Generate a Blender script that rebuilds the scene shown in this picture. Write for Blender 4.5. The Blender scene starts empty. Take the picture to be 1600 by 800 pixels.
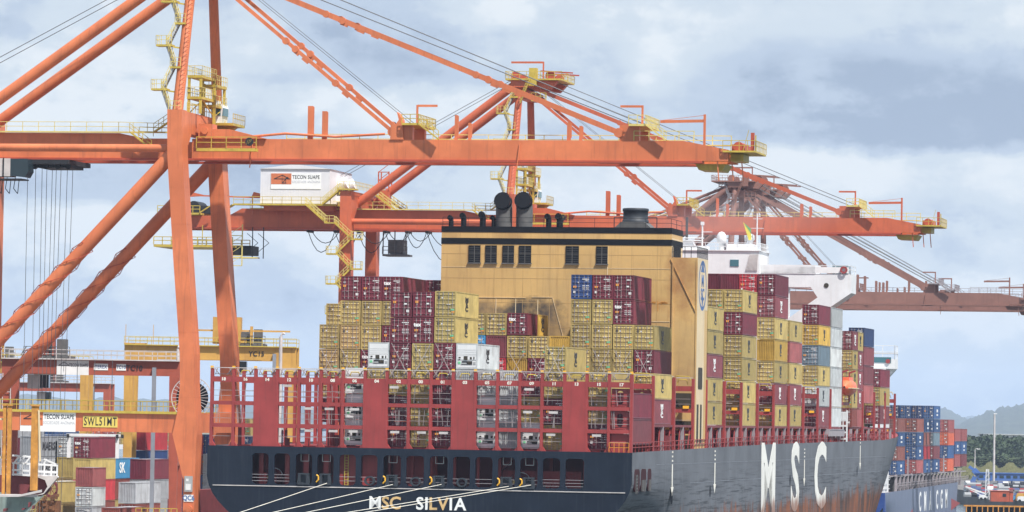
import bpy, bmesh, math, random
from mathutils import Vector, Matrix
random.seed(7)
R = math.radians
SC = bpy.context.scene
COL = SC.collection
# ------------------------------------------------------------------ camera
F_PX, ROLL, CAM_Z = 7380.0, 0.0165, 22.0            # focal length in 1600-px units, roll, height above the water
PITCH = math.atan(256.0/F_PX)
fw = Vector((0, math.cos(PITCH), math.sin(PITCH)))
r0 = Vector((1, 0, 0)); u0 = r0.cross(fw)
cr = math.cos(ROLL)*r0 + math.sin(ROLL)*u0
cu = -math.sin(ROLL)*r0 + math.cos(ROLL)*u0
cd = bpy.data.cameras.new('camera'); cam = bpy.data.objects.new('camera', cd); COL.objects.link(cam)
m3 = Matrix((cr, cu, -fw)).transposed()
cam.matrix_world = Matrix.Translation((0, 0, CAM_Z)) @ m3.to_4x4()
cd.sensor_width = 36; cd.lens = F_PX/1600*36; cd.clip_start = 1; cd.clip_end = 60000
SC.camera = cam
# ------------------------------------------------------------------ exposure
SC.view_settings.view_transform = 'Standard'; SC.view_settings.look = 'None'
SC.view_settings.gamma = 1; SC.view_settings.use_curve_mapping = False
SC.view_settings.exposure = EXPOSURE = 0.5
SC.render.resolution_x = 1024; SC.render.resolution_y = 512
SC.cycles.max_bounces = 6; SC.cycles.diffuse_bounces = 3; SC.cycles.glossy_bounces = 3
SC.cycles.volume_bounces = 1; SC.cycles.transparent_max_bounces = 8
SC.cycles.use_denoising = True
# ------------------------------------------------------------------ sun and sky
SUN_DIR = Vector((0.32, -0.432, 0.85)).normalized()   # towards the sun
sl = bpy.data.lights.new('sun', 'SUN'); sl.energy = 5.0; sl.angle = R(2.0); sl.color = (1.0, 0.955, 0.89)
so = bpy.data.objects.new('sun', sl); COL.objects.link(so)
so.rotation_euler = (-SUN_DIR).to_track_quat('-Z', 'Y').to_euler()
W = bpy.data.worlds.new('World'); SC.world = W; W.use_nodes = True
nt = W.node_tree; nt.nodes.clear()
def N(tree, kind, **kw):
    n = tree.nodes.new(kind)
    for k, v in kw.items():
        if k.startswith('i_'):
            key = k[2:]; key = int(key) if key.isdigit() else key
            n.inputs[key].default_value = v
        else: setattr(n, k, v)
    return n
def L(tree, a, b): tree.links.new(a, b)
def math_n(tree, op, a, b=None, c=None, clamp=False):
    n = tree.nodes.new('ShaderNodeMath'); n.operation = op; n.use_clamp = clamp
    for i, x in enumerate((a, b, c)):
        if x is None: continue
        if isinstance(x, (int, float)): n.inputs[i].default_value = x
        else: tree.links.new(x, n.inputs[i])
    return n.outputs[0]
sky = N(nt, 'ShaderNodeTexSky', sky_type='NISHITA', sun_disc=False,
        sun_elevation=math.asin(SUN_DIR.z), sun_rotation=math.atan2(SUN_DIR.x, SUN_DIR.y))
bg1 = N(nt, 'ShaderNodeBackground', i_Strength=0.09); L(nt, sky.outputs[0], bg1.inputs[0])
tc = N(nt, 'ShaderNodeTexCoord'); sp = N(nt, 'ShaderNodeSeparateXYZ'); L(nt, tc.outputs['Generated'], sp.inputs[0])
az = math_n(nt, 'ARCTAN2', sp.outputs[0], sp.outputs[1]); el = sp.outputs[2]
def cloud_noise(sx, sz, scale, detail, rough, off):
    cb = N(nt, 'ShaderNodeCombineXYZ')
    L(nt, math_n(nt, 'MULTIPLY', az, sx), cb.inputs[0]); L(nt, math_n(nt, 'MULTIPLY', el, sz), cb.inputs[1]); cb.inputs[2].default_value = off
    no = N(nt, 'ShaderNodeTexNoise', i_Scale=scale, i_Detail=detail, i_Roughness=rough); L(nt, cb.outputs[0], no.inputs['Vector'])
    return no.outputs[0]
n1 = cloud_noise(1.0, 2.2, 17.0, 5.0, 0.5, 3.1)
n2 = cloud_noise(1.0, 1.6, 60.0, 7.0, 0.62, 8.4)
t = math_n(nt, 'MULTIPLY_ADD', n1, 1.35, 0.0)
t = math_n(nt, 'ADD', t, math_n(nt, 'MULTIPLY_ADD', n2, 0.34, -0.17))
# cloud masses by direction: azimuth, elevation (radians), half-widths, brightness
CLOUDS = [(.0288, .0752, .0060, .0056, .42), 
          (.09, .086, .06, .011, .22),
          (.03, .043, .06, .012, .18), (-.10, .085, .05, .012, -.05), (.04, .03, .09, .01, .12), (-.025, .062, .018, .006, .22)]
for (a, e, ra, re, amp) in CLOUDS:
    dx = math_n(nt, 'DIVIDE', math_n(nt, 'SUBTRACT', az, a), ra)
    dy = math_n(nt, 'DIVIDE', math_n(nt, 'SUBTRACT', el, e), re)
    # ragged edge
    dd = math_n(nt, 'ADD', math_n(nt, 'ADD', math_n(nt, 'MULTIPLY', dx, dx), math_n(nt, 'MULTIPLY', dy, dy)),
                math_n(nt, 'MULTIPLY_ADD', n2, 4.4, -2.2))
    g = math_n(nt, 'POWER', 2.718, math_n(nt, 'MULTIPLY', math_n(nt, 'MAXIMUM', dd, 0.0), -0.9))
    t = math_n(nt, 'MULTIPLY_ADD', g, amp, t)
# layered banks: azimuth, half-width, lower and upper edge (elevation), softness of each, brightness
BANKS = [(.085, .060, .0588, .076, .0022, .010, -.46), (.085, .060, .046, .0585, .009, .0018, .30), (-.078, .045, .0435, .056, .0020, .007, -.30),
         (-.085, .050, .029, .043, .007, .0016, .30), (-.030, .028, .0705, .081, .0025, .006, -.34), (-.015, .03, .062, .070, .006, .0018, .24),
         (.11, .05, .0325, .041, .004, .003, -.16), (.10, .06, .0245, .0325, .004, .002, .16), (-.09, .05, .061, .069, .003, .004, .18), (-.06, .05, .015, .024, .004, .002, -.14)]
elw = math_n(nt, 'ADD', el, math_n(nt, 'ADD', math_n(nt, 'MULTIPLY_ADD', n2, .011, -.0055), math_n(nt, 'MULTIPLY_ADD', n1, .008, -.004)))
def sstep(v, a, b_):
    m = N(nt, 'ShaderNodeMapRange', interpolation_type='SMOOTHSTEP', i_1=a, i_2=b_, i_3=0.0, i_4=1.0); L(nt, v, m.inputs[0]); return m.outputs[0]
for (a, ra, e0, e1, s0, s1, amp) in BANKS:
    dx = math_n(nt, 'DIVIDE', math_n(nt, 'SUBTRACT', az, a), ra)
    g = math_n(nt, 'POWER', 2.718, math_n(nt, 'MULTIPLY', math_n(nt, 'MULTIPLY', dx, dx), -1.0))
    k_ = math_n(nt, 'MULTIPLY', sstep(elw, e0-s0, e0+s0), math_n(nt, 'SUBTRACT', 1.0, sstep(elw, e1-s1, e1+s1)))
    t = math_n(nt, 'MULTIPLY_ADD', math_n(nt, 'MULTIPLY', g, k_), amp, t)
n3 = cloud_noise(1.0, 1.9, 30.0, 6.0, 0.58, 2.7)
t = math_n(nt, 'ADD', t, math_n(nt, 'ADD', math_n(nt, 'MULTIPLY_ADD', n2, .42, -.25), math_n(nt, 'MULTIPLY_ADD', n3, .5, -.28)))
n4 = cloud_noise(1.0, 2.0, 22.0, 9.0, 0.6, 11.3); n5 = cloud_noise(1.0, 1.5, 38.0, 9.0, 0.62, 5.9)
t = math_n(nt, 'ADD', t, math_n(nt, 'MULTIPLY', sstep(n4, .49, .60), .20)); t = math_n(nt, 'ADD', t, math_n(nt, 'MULTIPLY', sstep(n5, .50, .62), -.15))
rp = N(nt, 'ShaderNodeValToRGB'); L(nt, t, rp.inputs[0])
cr_ = rp.color_ramp; cr_.interpolation = 'EASE'
EXPK = 2**-EXPOSURE
def ek(c): return (c[0]*EXPK, c[1]*EXPK, c[2]*EXPK, 1)
cr_.elements[0].position = .12; cr_.elements[0].color = ek((.37, .455, .60))
cr_.elements[1].position = 1.0; cr_.elements[1].color = ek((.86, .91, .95))
e_ = cr_.elements.new(.45); e_.color = ek((.53, .625, .765))
e_ = cr_.elements.new(.72); e_.color = ek((.68, .765, .85))
bg2 = N(nt, 'ShaderNodeBackground', i_Strength=1.0); L(nt, rp.outputs[0], bg2.inputs[0])
mx = N(nt, 'ShaderNodeMixShader'); back = N(nt, 'ShaderNodeMapRange', interpolation_type='SMOOTHSTEP', i_1=-.35, i_2=.25, i_3=.5, i_4=.94); L(nt, sp.outputs[1], back.inputs[0]); L(nt, back.outputs[0], mx.inputs[0]); L(nt, bg1.outputs[0], mx.inputs[1]); L(nt, bg2.outputs[0], mx.inputs[2])
ow = N(nt, 'ShaderNodeOutputWorld'); L(nt, mx.outputs[0], ow.inputs[0])

# ------------------------------------------------------------------ helpers
PHI = math.atan(1490.0/F_PX)                          # quay and ships run this far to the right of the view
AX = Vector((math.cos(PHI), -math.sin(PHI), 0))       # across the quay, towards the water (starboard)
AY = Vector((math.sin(PHI), math.cos(PHI), 0))        # along the quay, away from the camera
ORG = Vector((-10.04, 521.64, 0))                     # middle of the near ship's transom, at water level
ROT = Matrix.Rotation(-PHI, 4, 'Z')
def world(x, y, z): return ORG + AX*x + AY*y + Vector((0, 0, z))
def at(px, py, d):                                    # a world point read off the photo at a view depth d
    return Vector((0, 0, CAM_Z)) + d*(fw + cr*((px-800)/F_PX) - cu*((py-400)/F_PX))
def local(p):                                         # world -> quay frame (x across, y along, z)
    q = p - ORG; return q.dot(AX), q.dot(AY), p.z

class MB:
    def __init__(s): s.v = []; s.f = []; s.m = []; s.sm = []
    def add(s, vs, fs, mi=0, smooth=False):
        o = len(s.v); s.v.extend([tuple(p) for p in vs])
        for f in fs: s.f.append([o+i for i in f]); s.m.append(mi); s.sm.append(smooth)
        return s
    def box(s, x0, x1, y0, y1, z0, z1, mi=0):
        if x0 > x1: x0, x1 = x1, x0
        if y0 > y1: y0, y1 = y1, y0
        if z0 > z1: z0, z1 = z1, z0
        vs = [(x0,y0,z0),(x1,y0,z0),(x1,y1,z0),(x0,y1,z0),(x0,y0,z1),(x1,y0,z1),(x1,y1,z1),(x0,y1,z1)]
        return s.add(vs, [(0,3,2,1),(4,5,6,7),(0,1,5,4),(1,2,6,5),(2,3,7,6),(3,0,4,7)], mi)
    def bar(s, p, q, w, h=None, mi=0, up=(0,0,1)):      # rectangular bar; w across, h along up
        h = w if h is None else h
        p, q = Vector(p), Vector(q); d = (q-p)
        if d.length < 1e-6: return s
        d.normalize(); u = Vector(up)
        if abs(d.dot(u)) > .98: u = Vector((0, 1, 0)) if abs(d.y) < .9 else Vector((1, 0, 0))
        a = d.cross(u).normalized(); b = a.cross(d).normalized()
        vs = []
        for c in (p, q):
            for sx, sz in ((-1,-1),(1,-1),(1,1),(-1,1)): vs.append(c + a*(sx*w/2) + b*(sz*h/2))
        return s.add(vs, [(0,1,2,3),(7,6,5,4),(0,4,5,1),(1,5,6,2),(2,6,7,3),(3,7,4,0)], mi)
    def tube(s, p, q, r, r2=None, n=10, mi=0, cap=True):
        r2 = r if r2 is None else r2
        p, q = Vector(p), Vector(q); d = (q-p).normalized()
        u = Vector((0,0,1)) if abs(d.z) < .9 else Vector((1,0,0))
        a = d.cross(u).normalized(); b = a.cross(d)
        vs = [c + (a*math.cos(2*math.pi*i/n)+b*math.sin(2*math.pi*i/n))*rr for c, rr in ((p,r),(q,r2)) for i in range(n)]
        s.add(vs, [(i,(i+1)%n,n+(i+1)%n,n+i) for i in range(n)], mi, True)
        if cap: s.add(vs, [tuple(range(n-1,-1,-1)), tuple(range(n,2*n))], mi)
        return s
    def path(s, pts, r, n=6, mi=0):
        pts = [Vector(p) for p in pts]
        for i in range(len(pts)-1): s.tube(pts[i], pts[i+1], r, n=n, mi=mi, cap=(i in (0, len(pts)-2)))
        return s
    def prism(s, poly, a0, a1, axis='y', mi=0):         # poly of 2D points extruded along axis
        n = len(poly)
        if axis == 'y': vs = [(x, a, z) for a in (a0, a1) for x, z in poly]
        elif axis == 'x': vs = [(a, y, z) for a in (a0, a1) for y, z in poly]
        else: vs = [(x, y, a) for a in (a0, a1) for x, y in poly]
        return s.add(vs, [tuple(range(n)), tuple(range(2*n-1, n-1, -1))] + [(i, n+i, n+(i+1)%n, (i+1)%n) for i in range(n)], mi)
    def lathe(s, c, prof, n=14, mi=0):                  # (r, z) profile round vertical axis at c
        cx, cy, cz = c; vs = []
        for r, z in prof:
            for i in range(n):
                a = 2*math.pi*i/n; vs.append((cx+r*math.cos(a), cy+r*math.sin(a), cz+z))
        fs = [(k*n+i, k*n+(i+1)%n, (k+1)*n+(i+1)%n, (k+1)*n+i) for k in range(len(prof)-1) for i in range(n)]
        s.add(vs, fs, mi, True)
        return s.add(vs, [tuple(range(n-1,-1,-1)), tuple(range((len(prof)-1)*n, len(prof)*n))], mi)
    def rail(s, pts, h=1.1, gap=1.8, w=.075, mi=0):     # guard rail along a polyline
        pts = [Vector(p) for p in pts]
        for a, b in zip(pts[:-1], pts[1:]):
            ln = (b-a).length; k = max(1, round(ln/gap))
            for hh in (h, h*.52): s.bar(a+Vector((0,0,hh)), b+Vector((0,0,hh)), w, w, mi)
            for i in range(k+1):
                p = a.lerp(b, i/k); s.bar(p, p+Vector((0,0,h)), w, w, mi)
        return s
    def mesh(s, name, mats):
        me = bpy.data.meshes.new(name); me.from_pydata(s.v, [], s.f)
        for m in (mats if isinstance(mats, (list, tuple)) else [mats]): me.materials.append(m)
        me.polygons.foreach_set('material_index', s.m); me.polygons.foreach_set('use_smooth', s.sm)
        bm = bmesh.new(); bm.from_mesh(me); bmesh.ops.recalc_face_normals(bm, faces=bm.faces); bm.to_mesh(me); bm.free()
        me.update(); return me
    def build(s, name, mats, parent=None, label=None):
        return put(name, s.mesh(name, mats), parent, label)
    def build_each(s, name, mats, parent=None):         # every separate piece becomes a part of its own
        par = list(range(len(s.v)))
        def fd(i):
            while par[i] != i: par[i] = par[par[i]]; i = par[i]
            return i
        for f in s.f:
            for i in f[1:]: par[fd(i)] = fd(f[0])
        gr = {}
        for k, f in enumerate(s.f): gr.setdefault(fd(f[0]), []).append(k)
        for ks in gr.values():
            q = type(s)(); mp = {}
            for k in ks:
                for i in s.f[k]:
                    if i not in mp: mp[i] = len(q.v); q.v.append(s.v[i])
                q.f.append([mp[i] for i in s.f[k]]); q.m.append(s.m[k]); q.sm.append(s.sm[k])
            q.build(name, mats, parent)
def put(name, me, parent=None, label=None):
    o = bpy.data.objects.new(name, me); COL.objects.link(o)
    if parent: o.parent = parent
    if label: o['label'] = label
    return o
def tag(o, label=None, cat=None, group=None, kind=None):
    if label: o['label'] = label
    if cat: o['category'] = cat
    if group: o['group'] = group
    if kind: o['kind'] = kind
    return o
def thing(name, label, cat, loc=(0,0,0), rot=-PHI, group=None):
    o = bpy.data.objects.new(name, None); COL.objects.link(o); o.empty_display_size = .5
    o.location = loc; o.rotation_euler = (0, 0, rot)
    return tag(o, label, cat, group)
def copy_tree(o, parent=None):
    c = o.copy(); COL.objects.link(c)
    if parent: c.parent = parent
    for ch in list(o.children): copy_tree(ch, c)
    return c
def holed_plate(name, outer, holes, thick, mats, parent, place):
    """flat plate with openings: 2D outlines -> place(u, v, w) gives 3D; w from 0 to thick"""
    bm = bmesh.new(); loops = []
    for lp in [outer]+holes:
        vs = [bm.verts.new((x, y, 0)) for x, y in lp]
        es = [bm.edges.new((vs[i], vs[(i+1) % len(vs)])) for i in range(len(vs))]; loops.append((vs, es))
    bmesh.ops.triangle_fill(bm, use_beauty=True, use_dissolve=False, edges=[e for _, es in loops for e in es])
    fs = list(bm.faces)
    r = bmesh.ops.extrude_face_region(bm, geom=fs)
    for g in r['geom']:
        if isinstance(g, bmesh.types.BMVert): g.co.z += thick
    bmesh.ops.recalc_face_normals(bm, faces=bm.faces)
    for vv in bm.verts: vv.co = Vector(place(*vv.co))
    bmesh.ops.recalc_face_normals(bm, faces=bm.faces)
    me = bpy.data.meshes.new(name); bm.to_mesh(me); bm.free()
    for m in (mats if isinstance(mats, (list, tuple)) else [mats]): me.materials.append(m)
    return put(name, me, parent)
def rrect(x0, x1, z0, z1, r, n=4):
    out = []
    for cx, cz, a0 in ((x1-r, z1-r, 0), (x0+r, z1-r, 90), (x0+r, z0+r, 180), (x1-r, z0+r, 270)):
        for i in range(n+1):
            a = R(a0+90*i/n); out.append((cx+r*math.cos(a), cz+r*math.sin(a)))
    return out
_tm = {}
def text_mesh(txt, mat, size, bold=0.0, sx=1.0, depth=.012):
    key = (txt, mat.name, size, bold, sx)
    gap = 1.16 if 'SWL' in txt else (1.08 if len(txt) > 3 else 1.0)
    if key in _tm: return _tm[key]
    cu_ = bpy.data.curves.new('lettering', 'FONT'); cu_.body = txt; cu_.size = size; cu_.offset = bold; cu_.extrude = depth
    cu_.align_x = 'CENTER'; cu_.align_y = 'CENTER'; cu_.resolution_u = 3; cu_.space_character = gap
    o = bpy.data.objects.new('lettering', cu_); COL.objects.link(o)
    dg = bpy.context.evaluated_depsgraph_get(); dg.update()
    me = bpy.data.meshes.new_from_object(o.evaluated_get(dg))
    bpy.data.objects.remove(o); bpy.data.curves.remove(cu_)
    for vv in me.vertices: vv.co.x *= sx
    me.name = 'lettering'; me.materials.clear(); me.materials.append(mat)
    _tm[key] = me; return me
def letters(txt, mat, size, parent, loc, face='aft', bold=0.0, sx=1.0, name='lettering', depth=.012):
    """face: 'aft' reads when looking along +y, 'star' when looking along -x"""
    o = put(name, text_mesh(txt, mat, size, bold, sx, depth), parent)
    o.location = loc
    o.rotation_euler = (R(90), 0, 0) if face == 'aft' else (R(90), 0, R(90))
    return o
# ------------------------------------------------------------------ materials
def paint(name, col, rough=.5, var=.12, streak=.0, streak_col=(.10,.045,.02), scale=.6, metal=0.0, bump=0.0, obj_var=0.0, spec=.5, patch=0.0, patch_col=None):
    m = bpy.data.materials.new(name); m.use_nodes = True; t = m.node_tree
    b = t.nodes['Principled BSDF']; b.inputs['Roughness'].default_value = rough; b.inputs['Metallic'].default_value = metal
    b.inputs['Specular IOR Level'].default_value = spec
    tcd = N(t, 'ShaderNodeTexCoord'); oi = N(t, 'ShaderNodeObjectInfo'); oof = N(t, 'ShaderNodeVectorMath', operation='ADD')
    cbo = N(t, 'ShaderNodeCombineXYZ'); L(t, math_n(t, 'MULTIPLY', oi.outputs['Random'], 53.0), cbo.inputs[0]); L(t, math_n(t, 'MULTIPLY', oi.outputs['Random'], 31.0), cbo.inputs[2])
    L(t, tcd.outputs['Object'], oof.inputs[0]); L(t, cbo.outputs[0], oof.inputs[1]); vec = oof.outputs[0]
    n = N(t, 'ShaderNodeTexNoise', i_Scale=scale, i_Detail=6.0, i_Roughness=.6); L(t, vec, n.inputs['Vector'])
    mr = N(t, 'ShaderNodeMapRange', i_1=.3, i_2=.7, i_3=1-var, i_4=1+var); L(t, n.outputs[0], mr.inputs[0])
    val = mr.outputs[0]
    if obj_var:
        mr2 = N(t, 'ShaderNodeMapRange', i_3=1-obj_var, i_4=1+obj_var); L(t, oi.outputs['Random'], mr2.inputs[0])
        val = math_n(t, 'MULTIPLY', val, mr2.outputs[0])
    hv = N(t, 'ShaderNodeHueSaturation'); hv.inputs['Color'].default_value = (*col, 1); L(t, val, hv.inputs['Value'])
    out = hv.outputs[0]
    if patch:
        pn = N(t, 'ShaderNodeTexNoise', i_Scale=scale*.45, i_Detail=3.0); L(t, vec, pn.inputs['Vector'])
        pr = N(t, 'ShaderNodeMapRange', i_1=.54, i_2=.60, i_3=0.0, i_4=patch); L(t, pn.outputs[0], pr.inputs[0])
        mp = N(t, 'ShaderNodeMix', data_type='RGBA'); L(t, pr.outputs[0], mp.inputs[0]); L(t, out, mp.inputs[6]); mp.inputs[7].default_value = (*(patch_col or col), 1); out = mp.outputs[2]
    if streak:
        mp_ = N(t, 'ShaderNodeMapping'); mp_.inputs['Scale'].default_value = (1.6, 1.6, .10); L(t, vec, mp_.inputs[0])
        sn = N(t, 'ShaderNodeTexNoise', i_Scale=1.5, i_Detail=5.0, i_Roughness=.65); L(t, mp_.outputs[0], sn.inputs['Vector'])
        sr = N(t, 'ShaderNodeMapRange', i_1=.52, i_2=.75, i_3=0.0, i_4=streak); L(t, sn.outputs[0], sr.inputs[0])
        ms = N(t, 'ShaderNodeMix', data_type='RGBA'); L(t, sr.outputs[0], ms.inputs[0]); L(t, out, ms.inputs[6]); ms.inputs[7].default_value = (*streak_col, 1); out = ms.outputs[2]
    L(t, out, b.inputs['Base Color'])
    if bump:
        bn = N(t, 'ShaderNodeBump', i_Strength=bump, i_Distance=.05); L(t, n.outputs[0], bn.inputs['Height']); L(t, bn.outputs[0], b.inputs['Normal'])
    return m
M = {}
M['orange'] = paint('crane_orange_paint', (.60,.172,.066), .48, .16, .5, (.25,.08,.042), .3, obj_var=.06, patch=.55, patch_col=(.50,.132,.05))
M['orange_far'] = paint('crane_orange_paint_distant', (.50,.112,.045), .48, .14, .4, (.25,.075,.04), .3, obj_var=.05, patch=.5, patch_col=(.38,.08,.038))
M['orange_dk'] = paint('crane_red_oxide_paint', (.40,.07,.035), .5, .12, .3, (.15,.05,.03), .4)
M['brown'] = paint('crane_dusty_brown_paint', (.24,.115,.09), .6, .15, .4, (.13,.06,.045), .4)
M['yellow'] = paint('walkway_yellow_paint', (.50,.375,.055), .5, .18, .35, (.25,.15,.04), 1.0)
M['pale_yellow'] = paint('handrail_pale_yellow_paint', (.62,.51,.16), .5, .12)
M['steel'] = paint('galvanised_steel', (.42,.43,.43), .4, .15, metal=.3)
M['dark'] = paint('dark_machinery', (.024,.026,.03), .6, .2, spec=.25)
M['rope'] = paint('steel_wire_rope', (.10,.105,.115), .5, .1)
M['white'] = paint('white_paint', (.68,.69,.70), .45, .08, .2, (.42,.35,.28), .5)
M['white_house'] = paint('white_sheet_cladding', (.67,.67,.70), .5, .05, .12, (.5,.45,.4), .5)
M['glass'] = paint('window_glass', (.02,.035,.045), .08, .05)
M['teal_glass'] = paint('cab_window_glass', (.05,.14,.17), .1, .05)
M['black'] = paint('black_paint', (.008,.009,.012), .7, .2, spec=.15)
M['navy'] = paint('hull_navy_paint', (.014,.020,.033), .42, .2, .45, (.045,.052,.065), .35, obj_var=0, spec=.15, patch=.35, patch_col=(.014,.019,.032))
M['lb_red'] = paint('deck_red_oxide_paint', (.295,.040,.038), .55, .18, .5, (.11,.035,.03), .35, obj_var=.06, patch=.4, patch_col=(.235,.035,.033))
M['deep_red'] = paint('deck_red_paint_dull', (.26,.026,.028), .55, .15, .25, (.09,.03,.03), .5)
M['buff'] = paint('funnel_buff_paint', (.58,.38,.145), .5, .10, .55, (.33,.18,.07), .22, patch=.5, patch_col=(.50,.34,.15))
M['seam'] = paint('plate_seam_paint', (.43,.28,.11), .5, .15)
M['cream'] = paint('funnel_cream_paint', (.66,.53,.33), .5, .08, .45, (.34,.17,.09), .3)
M['emblem_blue'] = paint('emblem_blue_paint', (.05,.12,.30), .5, .2)
M['letter_white'] = paint('lettering_white_paint', (.80,.81,.80), .5, .08, .0)
M['letter_aged'] = paint('lettering_aged_white_paint', (.78,.76,.68), .5, .12, .55, (.42,.20,.06), .5)
M['letter_tan'] = paint('lettering_tan_paint', (.62,.42,.19), .5, .2)
M['letter_black'] = paint('lettering_black_paint', (.02,.02,.025), .5, .1)
M['letter_grey'] = paint('lettering_grey_paint', (.45,.46,.5), .5, .1)
M['sign_yellow'] = paint('sign_yellow_paint', (.70,.55,.12), .5, .1)
M['lamp_yellow'] = paint('lamp_yellow_plastic', (.85,.45,.03), .4, .1)
M['lattice_grey'] = paint('grey_lashing_gear', (.50,.47,.46), .5, .2)
M['stanchion'] = paint('stanchion_grey_paint', (.30,.27,.29), .5, .15, .3, (.16,.10,.09), 1.0)
M['dirty_roof'] = paint('sooty_grey_paint', (.10,.10,.10), .6, .2, scale=1.5)
M['dark_gear'] = paint('dark_deck_gear', (.035,.042,.052), .55, .25, spec=.3)
M['lifeboat'] = paint('lifeboat_orange', (.80,.16,.07), .4, .1)
M['rig_yellow'] = paint('gantry_yellow_paint', (.52,.29,.06), .55, .18, .55, (.25,.11,.03), .4, patch=.4, patch_col=(.42,.22,.05))
M['rig_red'] = paint('gantry_red_paint', (.34,.075,.042), .55, .18, .5, (.17,.05,.03), .4, patch=.4, patch_col=(.27,.06,.035))
M['rust_orange'] = paint('rusty_orange_paint', (.52,.235,.04), .6, .3, .85, (.17,.06,.02), 1.2)
M['pale_green'] = paint('faded_green_grey_paint', (.26,.33,.31), .6, .18, .45, (.12,.09,.07), .7)
M['maroon'] = paint('maroon_paint', (.17,.035,.04), .6, .2, .3, (.12,.06,.05), .9)
M['label_w'] = paint('label_white', (.72,.72,.72), .5, .1)
M['label_o'] = paint('label_orange', (.75,.30,.03), .5, .1)
M['label_g'] = paint('label_green', (.16,.50,.26), .5, .1)
M['label_k'] = paint('label_dark', (.05,.042,.03), .6, .1, spec=.2)
M['label_b'] = paint('label_blue', (.10,.30,.62), .5, .1)
M['gallery_blue'] = paint('gallery_blue_paint', (.05,.12,.34), .5, .15)
M['duct_grey'] = paint('duct_grey_paint', (.22,.24,.28), .5, .15)
M['lockbar'] = paint('galvanised_locking_bar', (.31,.285,.28), .45, .15, obj_var=.25)
M['concrete'] = paint('quay_concrete', (.36,.34,.31), .8, .15, 0, scale=.08, bump=.3)
M['asphalt'] = paint('yard_asphalt', (.14,.135,.13), .85, .25, 0, scale=.05)
# hull side: faded navy lightened with painted sky sheen, scrapes, rust towards the waterline
def hull_side():
    m = paint('hull_side_faded_sheen_paint', (.132,.143,.163), .75, .16, .5, (.075,.08,.09), .18, spec=.18)
    t = m.node_tree; b = t.nodes['Principled BSDF']; src = b.inputs['Base Color'].links[0].from_socket
    tcd = N(t, 'ShaderNodeTexCoord'); sp = N(t, 'ShaderNodeSeparateXYZ'); L(t, tcd.outputs['Object'], sp.inputs[0])
    mp = N(t, 'ShaderNodeMapping'); mp.inputs['Scale'].default_value = (.05, .05, 1.6); L(t, tcd.outputs['Object'], mp.inputs[0])
    n = N(t, 'ShaderNodeTexNoise', i_Scale=2.2, i_Detail=7.0, i_Roughness=.68); L(t, mp.outputs[0], n.inputs['Vector'])
    band = N(t, 'ShaderNodeMapRange', i_1=17.5, i_2=14.0, i_3=0.0, i_4=1.0); L(t, sp.outputs[2], band.inputs[0])
    sc = N(t, 'ShaderNodeMapRange', i_1=.50, i_2=.62, i_3=0.0, i_4=.85); L(t, n.outputs[0], sc.inputs[0])
    f1 = math_n(t, 'MULTIPLY', band.outputs[0], sc.outputs[0])
    m1 = N(t, 'ShaderNodeMix', data_type='RGBA'); L(t, f1, m1.inputs[0]); L(t, src, m1.inputs[6]); m1.inputs[7].default_value = (.04,.043,.05,1)
    mp2 = N(t, 'ShaderNodeMapping'); mp2.inputs['Scale'].default_value = (.34, .34, .12); L(t, tcd.outputs['Object'], mp2.inputs[0])
    n2 = N(t, 'ShaderNodeTexNoise', i_Scale=3.0, i_Detail=6.0, i_Roughness=.6); L(t, mp2.outputs[0], n2.inputs['Vector'])
    low = N(t, 'ShaderNodeMapRange', i_1=14.4, i_2=10.6, i_3=-.28, i_4=.15); L(t, sp.outputs[2], low.inputs[0])
    fwdr = N(t, 'ShaderNodeMapRange', i_1=20.0, i_2=190.0, i_3=-.10, i_4=.06); L(t, sp.outputs[1], fwdr.inputs[0])
    rs = math_n(t, 'ADD', math_n(t, 'ADD', n2.outputs[0], low.outputs[0]), fwdr.outputs[0])
    r2 = N(t, 'ShaderNodeMapRange', i_1=.47, i_2=.64, i_3=0.0, i_4=.92); L(t, rs, r2.inputs[0])
    m2 = N(t, 'ShaderNodeMix', data_type='RGBA'); L(t, r2.outputs[0], m2.inputs[0]); L(t, m1.outputs[2], m2.inputs[6]); n4 = N(t, 'ShaderNodeTexNoise', i_Scale=.9, i_Detail=5.0); L(t, mp2.outputs[0], n4.inputs['Vector'])
    rr_ = N(t, 'ShaderNodeValToRGB'); L(t, n4.outputs[0], rr_.inputs[0]); rr_.color_ramp.elements[0].position = .38; rr_.color_ramp.elements[0].color = (.055,.035,.028,1); rr_.color_ramp.elements[1].position = .62; rr_.color_ramp.elements[1].color = (.25,.085,.032,1)
    L(t, rr_.outputs[0], m2.inputs[7])
    L(t, m2.outputs[2], b.inputs['Base Color'])
    wv = N(t, 'ShaderNodeTexWave', wave_type='BANDS', bands_direction='Y', i_Scale=.36, i_Distortion=.6, i_Detail=1.0); L(t, tcd.outputs['Object'], wv.inputs['Vector'])
    bp = N(t, 'ShaderNodeBump', i_Strength=.22, i_Distance=.03); L(t, wv.outputs['Fac'], bp.inputs['Height']); L(t, bp.outputs[0], b.inputs['Normal']); return m
M['hull_side'] = hull_side()
M['opening'] = paint('opening_shade_red', (.045,.012,.014), .7, .2, spec=.15)
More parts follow.
